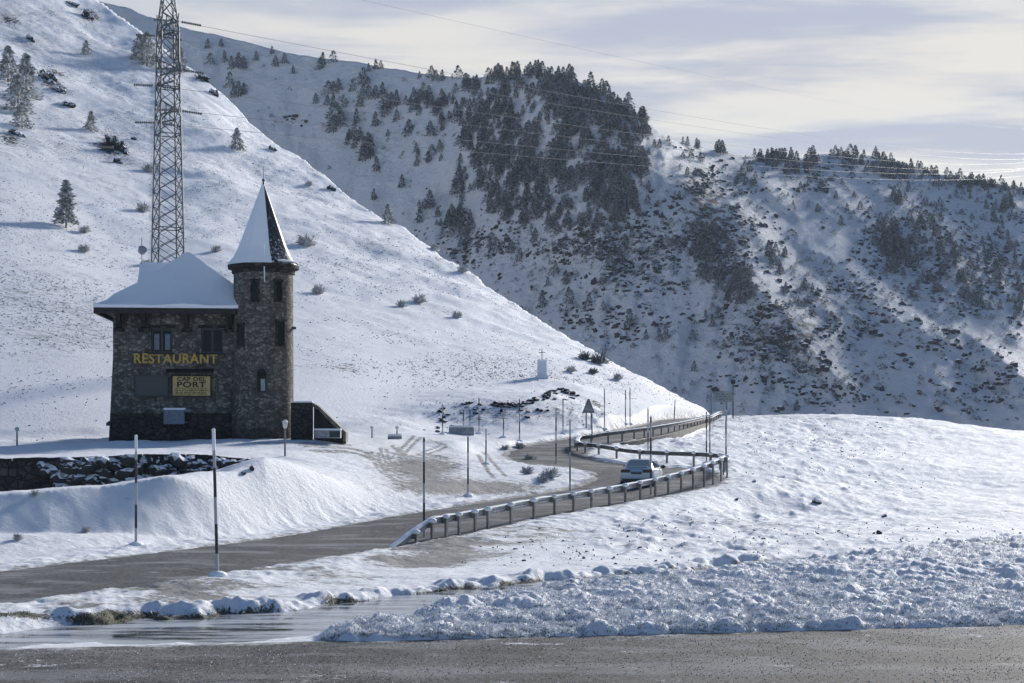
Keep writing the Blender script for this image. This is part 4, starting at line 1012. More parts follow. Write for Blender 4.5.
# loose grit and crumbs of slush on the foreground road
n_g = 42000
gy = RNG.uniform(24.5, 34.8, n_g); gx_ = RNG.uniform(-.35, .35, n_g) * gy
kp = (gy < fg_edge(gx_) + .3) & (RNG.uniform(0, 1, n_g) < .35 + .5 * (fbm(gx_ * .5, gy * .8, 641, 3) > 0) + .5 * np.exp(-(fg_edge(gx_) - gy)))
gx_, gy = gx_[kp], gy[kp]; n_g = len(gx_)
for nm, sel, mt_, lab in (('road_grit', np.arange(n_g) % 4 != 0, 'grit', 'dark grit strewn over the wet foreground road'), ('slush_crumbs', np.arange(n_g) % 4 == 0, 'snow', 'crumbs of frozen slush lying on the foreground road')):
    x_, y_ = gx_[sel], gy[sel]; q = len(x_); r1 = RNG.uniform(.003, .010, q) * RNG.uniform(.6, 1.5, q); a_ = RNG.uniform(0, 6.28, q)
    c_ = np.stack([x_, y_, np.full(q, -3.998)], -1)
    e = [np.stack([np.cos(a_ + k * 2.094) * r1, np.sin(a_ + k * 2.094) * r1 * 1.6, np.zeros(q)], -1) for k in range(3)]
    V = np.stack([c_ + e[0], c_ + e[1], c_ + e[2], c_ + np.stack([np.zeros(q), np.zeros(q), r1 * 1.1], -1)], 1).reshape(-1, 3)
    k = np.arange(q)[:, None] * 4
    tag(obj_me(nm, mesh_np(nm, V, np.concatenate([k + np.array([[0, 1, 3]]), k + np.array([[1, 2, 3]]), k + np.array([[2, 0, 3]])]), [M[mt_]], smooth=False)), lab, 'grit' if mt_ == 'grit' else 'slush', kind='stuff')

# ------------------------------------------------------------------ restaurant
HX, HYW = (113 - CX) / F * 95, 95.
HZ = -.75
house = empty('stone_restaurant', (HX, HYW, HZ), R(6))
tag(house, 'dark stone restaurant with snowy hipped roof and round corner tower on the terrace', 'building')
W, D, H = 7.35, 8.0, 7.95
def fr(m, x0, x1, z0, z1, y, d):   # a box given by facade extents
    m.box(((x0 + x1) / 2, y + d / 2, (z0 + z1) / 2), (x1 - x0, d, z1 - z0)); return m
# facade with real openings: wall strips round two windows
wx = [(2.22, 3.48, 5.35, 6.78), (5.16, 6.46, 5.35, 6.82)]
wm = MB()
zs = [-.6, 5.35, 6.82, H]
fr(wm, 0, W, -.6, 5.35, 0, .5); fr(wm, 0, W, 6.82, H, 0, .5)
fr(wm, 0, 2.22, 5.35, 6.82, 0, .5); fr(wm, 3.48, 5.16, 5.35, 6.82, 0, .5); fr(wm, 6.46, W, 5.35, 6.82, 0, .5)
fr(wm, 2.22, 3.48, 6.78, 6.82, 0, .5)
fr(wm, 0, .5, -.6, H, .5, D - .5); fr(wm, W - .5, W, -.6, H, .5, D + 2.0); fr(wm, .5, W - .5, -.6, H, D - .5, .5)
fr(wm, .0, W - .5, -.6, H + .3, D + 2.0, .5); fr(wm, .0, .5, -.6, H + .2, D, 2.)
wm.prism([(-.28, -.02, -.6), (.02, -.02, -.6), (.02, -.02, 5.5)], (0, D, 0))      # battered left edge
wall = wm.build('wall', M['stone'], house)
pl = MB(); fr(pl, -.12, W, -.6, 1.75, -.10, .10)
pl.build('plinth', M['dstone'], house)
for i, (x0, x1, z0, z1) in enumerate(wx):
    f = MB()
    for a, b, c, d in ((x0, x0 + .1, z0, z1), (x1 - .1, x1, z0, z1), (x0 + .1, x1 - .1, z0, z0 + .1), (x0 + .1, x1 - .1, z1 - .1, z1), ((x0 + x1) / 2 - .06, (x0 + x1) / 2 + .06, z0 + .1, z1 - .1)): fr(f, a, b, c, d, .16, .10)
    w_ = f.build('window', M['frame'], house)
    g = MB(); fr(g, x0 + .1, x1 - .1, z0 + .1, z1 - .1, .23, .02); g.build('pane', M['glass'], w_)
    if i == 0:
        g = MB(); fr(g, x0 + .16, x0 + .46, z0 + .18, z1 - .3, .212, .01); fr(g, x1 - .46, x1 - .16, z0 + .18, z1 - .3, .212, .01); g.build('curtain', M['bluebox'], w_)
    s_ = MB(); fr(s_, x0 - .16, x1 + .16, z1 + .02, z1 + .22, -.05, .3); s_.build('lintel', M['dstone'], w_)
    s_ = MB(); fr(s_, x0 - .12, x1 + .12, z0 - .10, z0 - .01, -.09, .3); s_.build('sill', M['wood'], w_)
# roof: eave rectangle flaring up to a short ridge
ex0, ex1, ey0, ey1 = -1.0, 9.2, -1.05, D + 1
rx0, rx1, ry = 4.0, 4.2, 3.1
ZE, ZR = H - .02, 11.7
rm = bmesh.new(); rings = []
for t in np.linspace(0, 1, 15):
    zz = ZE + .22 + (ZR - ZE - .22) * (t ** 1.13)
    a = ex0 + (rx0 - ex0) * t; b = ex1 + (rx1 - ex1) * t; c = ey0 + (ry - ey0) * t; d = ey1 + (ry + 1.3 - ey1) * t
    pts = []
    for (p0, p1) in (((a, c), (b, c)), ((b, c), (b, d)), ((b, d), (a, d)), ((a, d), (a, c))):
        for s_ in np.linspace(0, 1, 13)[:-1]:
            x, y = p0[0] + (p1[0] - p0[0]) * s_, p0[1] + (p1[1] - p0[1]) * s_
            wob = (.07 * math.sin(x * 2.1 + y) + .05 * math.sin(x * 6.3 + 1)) * (1 - t) + .03 * math.sin(x * 5.3 - y * 2)
            pts.append(rm.verts.new((x, y, zz + wob * .8)))
    rings.append(pts)
low = [rm.verts.new((v.co.x * .998, v.co.y, ZE + .02)) for v in rings[0]]
rings.insert(0, low)
for A, B in zip(rings[:-1], rings[1:]):
    n = len(A)
    for i in range(n): rm.faces.new((A[i], A[(i + 1) % n], B[(i + 1) % n], B[i]))
rm.faces.new(rings[-1])
me = bpy.data.meshes.new('roof'); rm.to_mesh(me); rm.free(); me.materials.append(M['snow'])
me.polygons.foreach_set('use_smooth', [True] * len(me.polygons)); me.set_sharp_from_angle(angle=R(32))
roof = obj_me('roof', me, house)
e = MB(); fr(e, ex0 + .02, 7.3, ZE - .32, ZE - .02, ey0 + .02, .16); e.box((ex0 + .1, (ey0 + ey1) / 2, ZE - .17), (.16, ey1 - ey0 - .4, .3)); fr(e, ex0 + .18, 7.3, ZE - .10, ZE - .03, ey0 + .18, 1.5); fr(e, ex0 + .18, .0, ZE - .10, ZE - .03, ey0 + 1.7, D)
e.build('eaves', M['wood'], roof)
# rear wing roof with its own ridge
r2 = MB(); r2.prism([(.6, 5.2, 8.6), (.6, 7.9, 11.55), (.6, 10.6, 8.6), (.6, 10.6, 8.3), (.6, 5.2, 8.3)], (3.6, 0, 0)); r2.build('rear_roof', M['snow'], house)
# timber brackets under the eaves with stone pads
for x in (.36, 1.82, 4.32, 6.86):
    bk = MB(); bk.prism([(x - .14, 0, H - .3), (x - .14, 0, H - 1.15), (x - .14, -.22, H - 1.1), (x - .14, -.9, H - .3)], (.28, 0, 0))
    b_ = bk.build('bracket', M['wood'], house)
    pd = MB(); fr(pd, x - .32, x + .32, H - 1.36, H - 1.16, -.2, .2); pd.build('corbel', M['dstone'], b_)
# writing
def text(body, size, name, mat, parent, loc, off=.0, depth=.02, width=None):
    cu = bpy.data.curves.new(name, 'FONT'); cu.body = body; cu.size = size; cu.align_x = 'CENTER'; cu.align_y = 'CENTER'; cu.extrude = depth; cu.offset = off; cu.space_character = 1.08
    o = bpy.data.objects.new(name, cu); link(o)
    dg = bpy.context.evaluated_depsgraph_get(); me = bpy.data.meshes.new_from_object(o.evaluated_get(dg))
    bpy.data.objects.remove(o); me.name = name
    co = np.empty(len(me.vertices) * 3); me.vertices.foreach_get('co', co); co = co.reshape(-1, 3)
    w = co[:, 0].max() - co[:, 0].min(); k = (width / w) if width else 1
    co = np.stack([(co[:, 0] - (co[:, 0].max() + co[:, 0].min()) / 2) * k, -co[:, 2], co[:, 1]], -1)
    me.vertices.foreach_set('co', co.ravel()); me.materials.clear(); me.materials.append(mat); me.update()
    return obj_me(name, me, parent, loc)
text('RESTAURANT', .80, 'lettering', M['yellow'], house, (3.68, -.05, 4.98), .022, .03, 4.9)
mc = MB(); fr(mc, 1.24, 3.24, 2.72, 4.02, -.12, .12)
for a, b, c, d in ((1.24, 1.32, 2.72, 4.02), (3.16, 3.24, 2.72, 4.02), (1.32, 3.16, 2.72, 2.80), (1.32, 3.16, 3.94, 4.02)): fr(mc, a, b, c, d, -.17, .047)
mcase = mc.build('menu_case', M['frame'], house)
g = MB(); fr(g, 1.33, 3.15, 2.81, 3.93, -.128, .005); g.build('pane', M['board'], mcase)
sg = MB(); fr(sg, 3.42, 5.78, 2.72, 4.02, -.10, .10); sgn = sg.build('sign_board', M['wood'], house)
s_ = MB(); fr(s_, 3.50, 5.70, 2.80, 3.95, -.125, .022); s_.build('sign_face', M['signface'], sgn)
text('CAP', .32, 'lettering', M['signink'], sgn, (4.15, -.135, 3.78), .010, .006, .80)
text('DEL', .32, 'lettering', M['signink'], sgn, (5.08, -.135, 3.78), .010, .006, .74)
text('PORT', .46, 'lettering', M['signink'], sgn, (4.6, -.135, 3.44), .016, .006, 1.70)
ln = MB()
for zc in (3.20, 3.10, 3.00, 2.90):
    x = 3.66
    while x < 5.5:
        w_ = random.uniform(.08, .3); fr(ln, x, min(x + w_, 5.55), zc - .022, zc + .022, -.133, .007); x += w_ + .06
ln.build('small_print', M['signink'], sgn)
cn = MB(); cn.prism([(3.1, 0, 4.40), (3.1, -.42, 4.20), (3.1, -.42, 4.14), (3.1, 0, 4.30)], (2.8, 0, 0)); cn.build('sign_canopy', M['wood'], sgn)
ub = MB(); ub.box((3.62, -.37, 1.52), (1.22, .5, .86), bev=.03); ubo = ub.build('utility_box', M['bluebox'], house)
sn = MB(); sn.box((3.65, -.38, 2.0), (1.34, .6, .12), bev=.05); sn.build('snow_cap', M['snow'], ubo)
sb = MB(); sb.tube((4.2, -.5, 1.2), (4.44, -.5, 1.2), .04); sb.box((4.42, -.5, 1.9), (.4, .4, .14), bev=.04); sb.build('pipe', M['bluebox'], ubo)
MB().box((5.1, -.15, .14), (.5, .08, .1)).build('wall_vent', M['white'], house)
lm = MB(); lm.box((-.33, .3, 1.1), (.2, .2, .2)); lm.tube((-.35, .3, 1.2), (-.1, .3, 1.3), .05); lm.build('drain_spout', M['frame'], house)
# tower
TC, TR_, TH = (8.84, .0), 1.77, 10.42
tw = bmesh.new(); nseg = 64; zl = [-.6, 1.7, 1.72, 6, TH]; rl = [TR_ + .12, TR_ + .10, TR_ + .03, TR_ + .01, TR_]
rings = [[tw.verts.new((TC[0] + r * math.cos(2 * math.pi * k / nseg), TC[1] + r * math.sin(2 * math.pi * k / nseg), z)) for k in range(nseg)] for r, z in zip(rl, zl)]
for A, B in zip(rings[:-1], rings[1:]):
    for k in range(nseg): tw.faces.new((A[k], A[(k + 1) % nseg], B[(k + 1) % nseg], B[k]))
tw.faces.new(rings[-1])
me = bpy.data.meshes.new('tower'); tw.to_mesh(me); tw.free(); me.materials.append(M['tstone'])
me.polygons.foreach_set('use_smooth', [True] * len(me.polygons)); me.set_sharp_from_angle(angle=R(50))
tower = obj_me('tower', me, house)
cr = MB(); cr.lathe([(TR_, TH - .35), (TR_ + .10, TH - .33), (TR_ + .12, TH - .12), (TR_ + .34, TH - .05), (TR_ + .36, TH + .16), (1.2, TH + .17)], 48, (TC[0], TC[1], 0), False); cr.build('cornice', M['dstone'], tower, smooth=True)
# spire: eight faces, snow on those turned to the left, bare slate to the right
def spire(faces, mat, name, r_off, n=8, top=TH + 5.05):
    bm = bmesh.new()
    prof = [(2.12 + r_off, TH + .17), (2.10 + r_off, TH + .22), (1.72 + r_off, TH + .72), (1.42 + r_off, TH + 1.35), (.92 + r_off, TH + 2.7), (.05 + r_off, top)]
    a0 = R(-113) - R(6)
    for k in faces:
        sub = 5
        col = []
        for s_ in range(sub + 1):
            ang = a0 + (k + s_ / sub) * 2 * math.pi / n
            half = math.pi / n; rel = (s_ / sub - .5) * 2 * half
            kk = math.cos(half) / math.cos(rel) * .6 + .4
            col.append([bm.verts.new((TC[0] + r * kk * math.cos(ang), TC[1] + r * kk * math.sin(ang), z)) for r, z in prof])
        for A, B in zip(col[:-1], col[1:]):
            for i in range(len(prof) - 1): bm.faces.new((A[i], B[i], B[i + 1], A[i + 1]))
    bmesh.ops.remove_doubles(bm, verts=bm.verts, dist=.001)
    me = bpy.data.meshes.new(name); bm.to_mesh(me); bm.free(); me.materials.append(mat)
    me.polygons.foreach_set('use_smooth', [True] * len(me.polygons)); me.set_sharp_from_angle(angle=R(25))
    return me
sp = obj_me('spire', spire(range(8), M['slate'], 'spire', 0), tower)
obj_me('spire_snow', spire([5, 6, 7, 0], M['snow'], 'spire_snow', .05), tower)
# snow lip left at the foot of the bare faces
sl = MB(); 
for k in range(40):
    a = R(-60) + R(100) * k / 40; rr = 1.98; sl.ball((TC[0] + rr * math.cos(a), TC[1] + rr * math.sin(a), TH + .34), .09 + .05 * random.random(), (1, 1, .7), 1)
sl.build('snow_lip', M['snow'], tower, smooth=True)
fn = MB(); fn.tube((TC[0], TC[1], TH + 4.9), (TC[0], TC[1], TH + 5.35), .09, .04); fn.tube((TC[0], TC[1], TH + 5.3), (TC[0], TC[1], TH + 6.15), .022, .012); fn.ball((TC[0], TC[1], TH + 5.3), .1); fn.build('finial', M['frame'], tower)
mst = MB(); mst.tube((TC[0] + .16, TC[1] - 2.02, TH - .95), (TC[0] + .12, TC[1] - 2.02, TH + 1.25), .035); mst.tube((TC[0] + .16, TC[1] - 1.7, TH - .8), (TC[0] + .16, TC[1] - 2.05, TH - .8), .03); mst.build('mast', M['white'], tower)
def tower_window(bear, zc, w, h, arch=False, curtain=False):
    """bear: sideways offset on the drum in metres seen from the front"""
    a = math.asin(max(-1, min(1, bear / (TR_ + .03)))); nx, ny = math.sin(a), -math.cos(a)
    rot = Matrix.Rotation(a, 3, 'Z')
    def loc(x, y, z): v = rot @ Vector((x, y, 0)); return Vector((TC[0] + nx * (TR_ - .02) + v.x, TC[1] + ny * (TR_ - .02) + v.y, z))
    m_ = MB(); rr = .05
    for x in (-w / 2 - .03, w / 2 + .03): m_.box(loc(x, -.02, zc), (.08, .16, h), rot)
    m_.box(loc(0, -.02, zc - h / 2 - .04), (w + .24, .2, .09), rot)
    if arch:
        for k in range(7):
            b = math.pi * (k + .5) / 7; m_.box(loc(math.cos(b) * (w / 2 + .03), -.02, zc + h / 2 + math.sin(b) * (w / 2 + .03)), (.14, .16, .14), rot @ Matrix.Rotation(-b, 3, 'Y'))
    else: m_.box(loc(0, -.02, zc + h / 2 + .06), (w + .24, .18, .12), rot)
    o = m_.build('window', M['frame'] if arch else M['dstone'], tower)
    g = MB(); g.box(loc(0, -.03, zc), (w, .05, h), rot)
    if arch: g.tube(loc(0, -.055, zc + h / 2), loc(0, -.005, zc + h / 2), w / 2, n=20)
    g.build('pane', M['glass'], o)
    if curtain:
        g = MB(); g.box(loc(.08, -.06, zc - .15), (w * .45, .02, h * .62), rot); g.build('curtain', M['curtain'], o)
ca = math.cos(R(0))
tower_window(-.42, 8.95, .36, 1.15); tower_window(.95, 8.95, .36, 1.15)
tower_window(-1.28, 6.35, .46, 1.25); tower_window(1.05, 6.45, .46, 1.4)
tower_window(-.02, 3.55, .56, 1.15, True, True)
wlm = MB(); wlm.box((TC[0] + 1.84, TC[1] - .35, 6.85), (.22, .14, .16)); wlm.tube((TC[0] + 1.6, TC[1] - .35, 6.85), (TC[0] + 1.75, TC[1] - .35, 6.85), .03); wlm.build('wall_lamp', M['frame'], tower)
# satellite dish behind the roof
p0 = (0.15, 5.6, 8.0)
sd_ = MB(); sd_.tube((.72, 7.8, 8.6), (.72, 7.8, 13.1), .03); sd_.tube((.72, 7.7, 12.2), (.82, 7.5, 12.35), .25, .28, 20); sd_.build('satellite_dish', M['signback'], house)

# garden wall and stair parapet beside the tower
sw2 = empty('parapet_wall', P(293, 437, 94)); tag(sw2, 'stone wall and sloping stair parapet running right from the tower foot', 'wall')
MB().box((.5, .2, .85), (1.25, .5, 2.35)).build('pier', M['dstone'], sw2)
k = MB(); k.prism([(1.15, .6, -.4), (1.15, .6, 1.95), (1.5, .6, 1.7), (3.0, .6, .2), (3.05, .6, -.4)], (0, .35, 0)); k.build('stair_side', M['cliff'], sw2)
k = MB(); k.prism([(1.12, .05, 2.02), (1.5, .05, 1.80), (3.1, .05, .28), (3.1, .05, -.3), (2.95, .05, -.3), (2.95, .05, .1), (1.5, .05, 1.58), (1.12, .05, 1.8)], (0, 1.2, 0)); k.build('coping', M['concrete'], sw2)
k = MB(); k.box((.5, .2, 2.06), (1.3, .56, .1), bev=.03); k.build('snow_cap', M['snow'], sw2)
bx_ = empty('storage_box', P(328, 438, 93)); tag(bx_, 'low pale storage chest under snow at the foot of the stair parapet', 'chest')
MB().box((0, 0, .22), (1.5, .6, .46), bev=.02).build('body', M['signback'], bx_); MB().box((.42, -.305, .22), (.6, .02, .36)).build('door', M['frame'], bx_); MB().box((0, 0, .5), (1.56, .66, .1), bev=.03).build('lid', M['snow'], bx_)

# ------------------------------------------------------------------ pylon and wires
pb = hit(168, 395, 112); PZ = zat(pb[0], 128.)
PX0, PY0 = (168 - CX) / F * 128, 128.
pyl = empty('lattice_pylon', (PX0, PY0, PZ - .3), R(28)); tag(pyl, 'tall grey steel lattice electricity pylon rising behind the restaurant roof', 'pylon')
Htot = (HY + 48) / F * 128 - PZ
def hw_at(z): return 1.22 + (.60 - 1.22) * min(1, z / (Htot * .93)) if z < Htot * .82 else max(.07, (1.22 + (.60 - 1.22) * min(1, .82 / .93)) * (1 - (z - Htot * .82) / (Htot * .18)) * 1.0 + .05)
legs_z = np.linspace(0, Htot, 30)
lg = [MB() for _ in range(4)]; br = MB()
cor = [(1, 1), (-1, 1), (-1, -1), (1, -1)]
for z0, z1 in zip(legs_z[:-1], legs_z[1:]):
    a, b = hw_at(z0), hw_at(z1)
    for k in range(4):
        c0, c1 = cor[k], cor[(k + 1) % 4]
        lg[k].bar((c0[0] * a, c0[1] * a, z0), (c0[0] * b, c0[1] * b, z1), .105 if z0 < Htot * .8 else .08)
        br.bar((c0[0] * a, c0[1] * a, z0), (c1[0] * b, c1[1] * b, z1), .055); br.bar((c1[0] * a, c1[1] * a, z0), (c0[0] * b, c0[1] * b, z1), .048)
for zf in (.18, .36, .58, .69, .82):
    z = Htot * zf; a = hw_at(z)
    for k in range(4): br.bar((cor[k][0] * a, cor[k][1] * a, z), (cor[(k + 1) % 4][0] * a, cor[(k + 1) % 4][1] * a, z), .07)
for k in range(4): lg[k].build('leg', M['pylonsteel'], pyl)
br.build('bracing', M['pylonsteel'], pyl)
def zrow(y): return (HY - y) / F * 128 - PZ + .3
arm_tips = []
for row, L in ((117, 2.1), (78, 2.6), (29, 2.0)):
    z = zrow(row)
    for s_ in (-1, 1):
        am = MB(); a = hw_at(z)
        tip = Vector((0, s_ * (a + L), z))
        for c in (-1, 1):
            am.bar((c * a, s_ * a, z), tip, .11); am.bar((c * a, s_ * a, z + 1.15), tip, .09)
            for q in (.3, .6):
                u = Vector((c * a, s_ * a, z)).lerp(tip, q); v = Vector((c * a, s_ * a, z + 1.15)).lerp(tip, q); am.bar(u, v, .06)
        ao = am.build('cross_arm', M['pylonsteel'], pyl)
        ins = MB(); dr = Vector((1, 0, 0))
        for sg_ in (-1, 1):
            e1 = tip + dr * sg_ * .3; e2 = tip + dr * sg_ * 1.9 + Vector((0, 0, -.1))
            ins.tube(e1, e2, .03)
            for q in range(9):
                cc = e1.lerp(e2, (q + .5) / 9); ins.tube(cc - dr * .04, cc + dr * .04, .1, n=10)
        ins.build('insulator', M['iron'], ao)
        wp = Matrix.Rotation(R(28), 3, 'Z') @ tip + Vector((PX0, PY0, PZ - .3)); arm_tips.append((wp, row))
top = Vector((PX0, PY0, PZ - .3 + Htot))
def wire(a, b, sag, r, label, n=60):
    pts = [Vector(a).lerp(Vector(b), (t / n) ** 1.5) - Vector((0, 0, 4 * sag * ((t / n) ** 1.5) * (1 - (t / n) ** 1.5))) for t in range(n + 1)]
    m_ = MB()
    for u, v in zip(pts[:-1], pts[1:]): m_.tube(u, v, r, n=5)
    tag(m_.build('power_line', M['wire'], smooth=False), label, 'power line', 'power lines from the pylon')
wnames = ['lowest left arm conductor', 'lowest right arm conductor', 'middle left arm conductor', 'middle right arm conductor', 'top left arm conductor', 'top right arm conductor']
for i, (wp, row) in enumerate(arm_tips):
    endp = P(1085 + 12 * (i % 2), 150 + (row - 75) * .12 + 5 * (i % 2), 980)
    wire(wp, endp, 8, .018, 'thin power line strung rightward from the %s of the pylon' % wnames[i].replace(' conductor', ''))
wire(top, P(1090, 128, 980), 6, .012, 'faint earth wire crossing the sky from the pylon peak')

# ------------------------------------------------------------------ snow poles
def snow_pole(px, top, base, label, r=.045, lean=0, dmin=25, group='snow poles along the road', crust=False, topw=False):
    p = hit(px, base, dmin); h = (base - top) * p[1] / F
    o = empty('snow_pole', p); o.rotation_euler = (0, R(lean), 0); tag(o, label, 'snow pole', group)
    r = max(r, .55 * p[1] / F)
    MB().tube((0, 0, -.3), (0, 0, h), r, r * .9, 10).build('post', M['pole'], o, smooth=True)
    c = MB(); c.ball((0, 0, h + .01), r * 1.12, (1, 1, .8), 2)
    if topw: c.tube((0, 0, h * .86), (0, 0, h), r * 1.04, n=10)
    c.build('snow_cap', M['snow'], o, smooth=True)
    mnd = MB(); mnd.ball((0, 0, 0), .26, (1, 1, .45), 2); mnd.build('snow_mound', M['snow'], o, smooth=True)
    return o
for px, top, base, lab, kw in [
    (136, 436, 545, 'banded snow pole standing on the far verge below the stone wall', dict(topw=True)),
    (217.5, 430, 575, 'tallest nearest snow pole, banded, on the near verge below the restaurant', dict(lean=-1.6, topw=True)),
    (424, 438, 540, 'dark snow pole by the start of the near guardrail', dict(dmin=45)),
    (468, 437, 496, 'dark snow pole at the gravel mouth of the car park', dict(dmin=60)),
    (486, 429, 464, 'frost crusted pole on the snowy island beside the car park', dict(dmin=75)),
    (503.5, 411, 437, 'thin pole in front of the cut bank right of the snowy barrier', dict(dmin=100)),
    (519.5, 399, 441, 'thin tall pole beside the road under the cut bank', dict(dmin=100)),
    (556, 408, 466, 'grey pole on the inner edge of the hairpin island', dict(dmin=78)),
    (570, 421, 493, 'tall grey pole behind the near guardrail left of the car', dict(dmin=60)),
    (592, 414, 449, 'pole at the rounded nose of the upper guardrail', dict(dmin=95)),
    (604.5, 389, 429, 'tall thin pole on the upper road verge right of the triangular sign', dict(dmin=115)),
    (563, 399, 434, 'thin pole under the dark crown of the cut bank', dict(dmin=105)),
    (625.5, 390, 424, 'left one of the close pair of poles beside the upper road', dict(dmin=120)),
    (630, 388, 424, 'right one of the close pair of poles beside the upper road', dict(dmin=120)),
    (674, 400, 421, 'short leaning pole at the foot of the slope skyline near the saddle', dict(dmin=130, lean=3)),
    (648, 408, 453, 'pole inside the hairpin just behind the black one', dict(dmin=92)),
    (650.8, 417, 497, 'black snow pole in front of the silver car', dict(dmin=60, r=.05)),
    (706.5, 412, 463, 'left one of two poles inside the right bend of the guardrail', dict(dmin=88)),
    (709.8, 415, 465, 'right one of two poles inside the right bend of the guardrail', dict(dmin=84)),
    (726, 411, 471, 'snow pole at the outer right end of the guardrail bend', dict(dmin=78)),
    (442.5, 404, 434, 'thin pole at the left end of the low snowy barrier', dict(dmin=98)),
    (463.5, 409, 428, 'short pole behind the low snowy barrier', dict(dmin=105)),
    (470, 408, 428, 'second short pole behind the low snowy barrier, nearer its right end', dict(dmin=105)),
    (479, 398, 433, 'frost crusted pole at the right end of the low snowy barrier', dict(dmin=98))]:
    snow_pole(px, top, base, lab, **kw)
# taller marker pole with a dark head on the saddle
p = hit(733, 418, 120); o = empty('marker_pole', p); hh = 36 * p[1] / F; tag(o, 'tall dark marker pole with a small head on the saddle beside the road sign', 'marker pole')
MB().tube((0, 0, -.3), (0, 0, hh), .07, .05).build('post', M['frame'], o); MB().box((0, 0, hh), (.42, .2, .4), bev=.05).build('head', M['frame'], o)

# lamps
def lamp(px, top, base, label, dmin):
    p = hit(px, base, dmin); h = (base - top) * p[1] / F; o = empty('lamp_post', p); tag(o, label, 'lamp post', 'low lamp posts round the car park')
    r = max(.05, .7 * p[1] / F)
    MB().tube((0, 0, -.2), (0, 0, h * .78), r, r * .85, 10).build('post', M['iron'], o, smooth=True)
    hd = MB(); hd.lathe([(r * .9, h * .76), (r * 2.2, h * .82), (r * 2.6, h * .93), (r * 2.2, h * .95)], 12); hd.build('lantern', M['lampglass'], o, smooth=True)
    cp = MB(); cp.lathe([(r * 3.0, h * .945), (r * 1.9, h * .985), (r * .5, h * 1.01)], 12); cp.build('cap', M['snow'], o, smooth=True)
lamp(285, 420, 456, 'lamp post at the edge of the terrace right of the tower foot', 74)
lamp(17, 427, 446, 'lamp post on the snowy terrace left of the restaurant near the picture edge', 80)
lamp(372, 426, 438, 'small lamp post behind the car park, right of the stair parapet', 92)
lamp(397, 426, 438, 'small lamp post behind the car park with the low snowy block', 92)
# low barriers
def slab(name, px0, px1, top, base, label, cat, dmin, mat='bluebox'):
    p = hit((px0 + px1) / 2, base, dmin); k = p[1] / F; w, h = (px1 - px0) * k, (base - top) * k
    o = empty(name, p); tag(o, label, cat)
    MB().prism([(-w / 2, -.25, -.15), (-w / 2, .25, -.15), (-w / 2, .14, h), (-w / 2, -.14, h)], (w, 0, 0)).build('block', M[mat], o)
    s_ = MB(); s_.box((0, 0, h + .05), (w + .06, .4, .14), bev=.05); s_.build('snow_cap', M['snow'], o, smooth=True)
slab('concrete_barrier', 449, 474, 427, 434.5, 'long low grey barrier capped with snow at the back of the car park', 'barrier', 98, 'signback')
slab('concrete_block', 388, 402, 436, 439, 'small low block under snow beside the lamp post behind the car park', 'block', 96, 'signback')

# road signs
p = hit(588.5, 428, 112); k = p[1] / F; o = empty('warning_sign', p); tag(o, 'triangular road sign seen on frosted posts beside the upper road', 'road sign')
MB().tube((-.18, 0, -.3), (-.18, 0, 20 * k), .05).build('post', M['iron'], o); MB().tube((.22, 0, -.3), (.22, 0, 20 * k), .05).build('post', M['iron'], o)
zb = 15 * k; w = 12.5 * k / 2; hh = 14 * k
tri = [(-w, -.07, zb), (-w * .98, -.07, zb + .02 * hh), (-.08, -.07, zb + hh), (.08, -.07, zb + hh), (w * .98, -.07, zb + .02 * hh), (w, -.07, zb)]
f_ = MB().prism(tri, (0, .04, 0)).build('sign_plate', M['iron'], o)
MB().prism([(-w * .72, -.085, zb + hh * .12), (0, -.085, zb + hh * .80), (w * .72, -.085, zb + hh * .12)], (0, .012, 0)).build('sign_face', M['signback'], f_)
p = hit(719, 421, 120); k = p[1] / F; o = empty('direction_sign', p); tag(o, 'wide frosted rectangular road sign on a post beside the saddle', 'road sign')
for x in (-.7, .7): MB().tube((x, 0, -.4), (x, 0, 28 * k), .05).build('post', M['iron'], o)
f_ = MB().box((.4, -.08, 24.5 * k), (19.5 * k, .05, 10.5 * k), bev=.015).build('sign_plate', M['iron'], o)
MB().box((.4, -.115, 24.5 * k), (18.6 * k, .012, 9.5 * k)).build('sign_face', M['signback'], f_)
q_ = MB()
for i in range(3):
    x = -8 * k + .4
    while x < 7.5 * k + .4: ww = random.uniform(.2, .5); q_.box((x + ww / 2, -.125, (27 - 2.6 * i) * k), (ww, .01, 1.3 * k)); x += ww + .12
q_.build('faded_lines', M['iron'], f_)

# memorial pillar with a cross
p = hit(542, 378, 140); k = p[1] / F; o = empty('memorial_pillar', p); tag(o, 'white memorial pillar topped with a thin cross on the snowy shelf', 'monument')
MB().prism([(-4.9 * k, -.4, -.2), (4.9 * k, -.4, -.2), (4.5 * k, -.4, 17 * k), (-4.5 * k, -.4, 17 * k)], (0, .9, 0)).build('pillar', M['white'], o)
MB().box((0, .05, .08), (13 * k, 1.15, .3), bev=.03).build('plinth', M['white'], o)
MB().box((0, .05, 17.4 * k), (9.4 * k, 1.05, .16), bev=.04).build('cap', M['snow'], o)
c_ = MB(); c_.bar((0, .05, 17 * k), (0, .05, 29 * k), .075); c_.bar((-.32, .05, 25.6 * k), (.32, .05, 25.6 * k), .07); c_.build('cross', M['iron'], o)

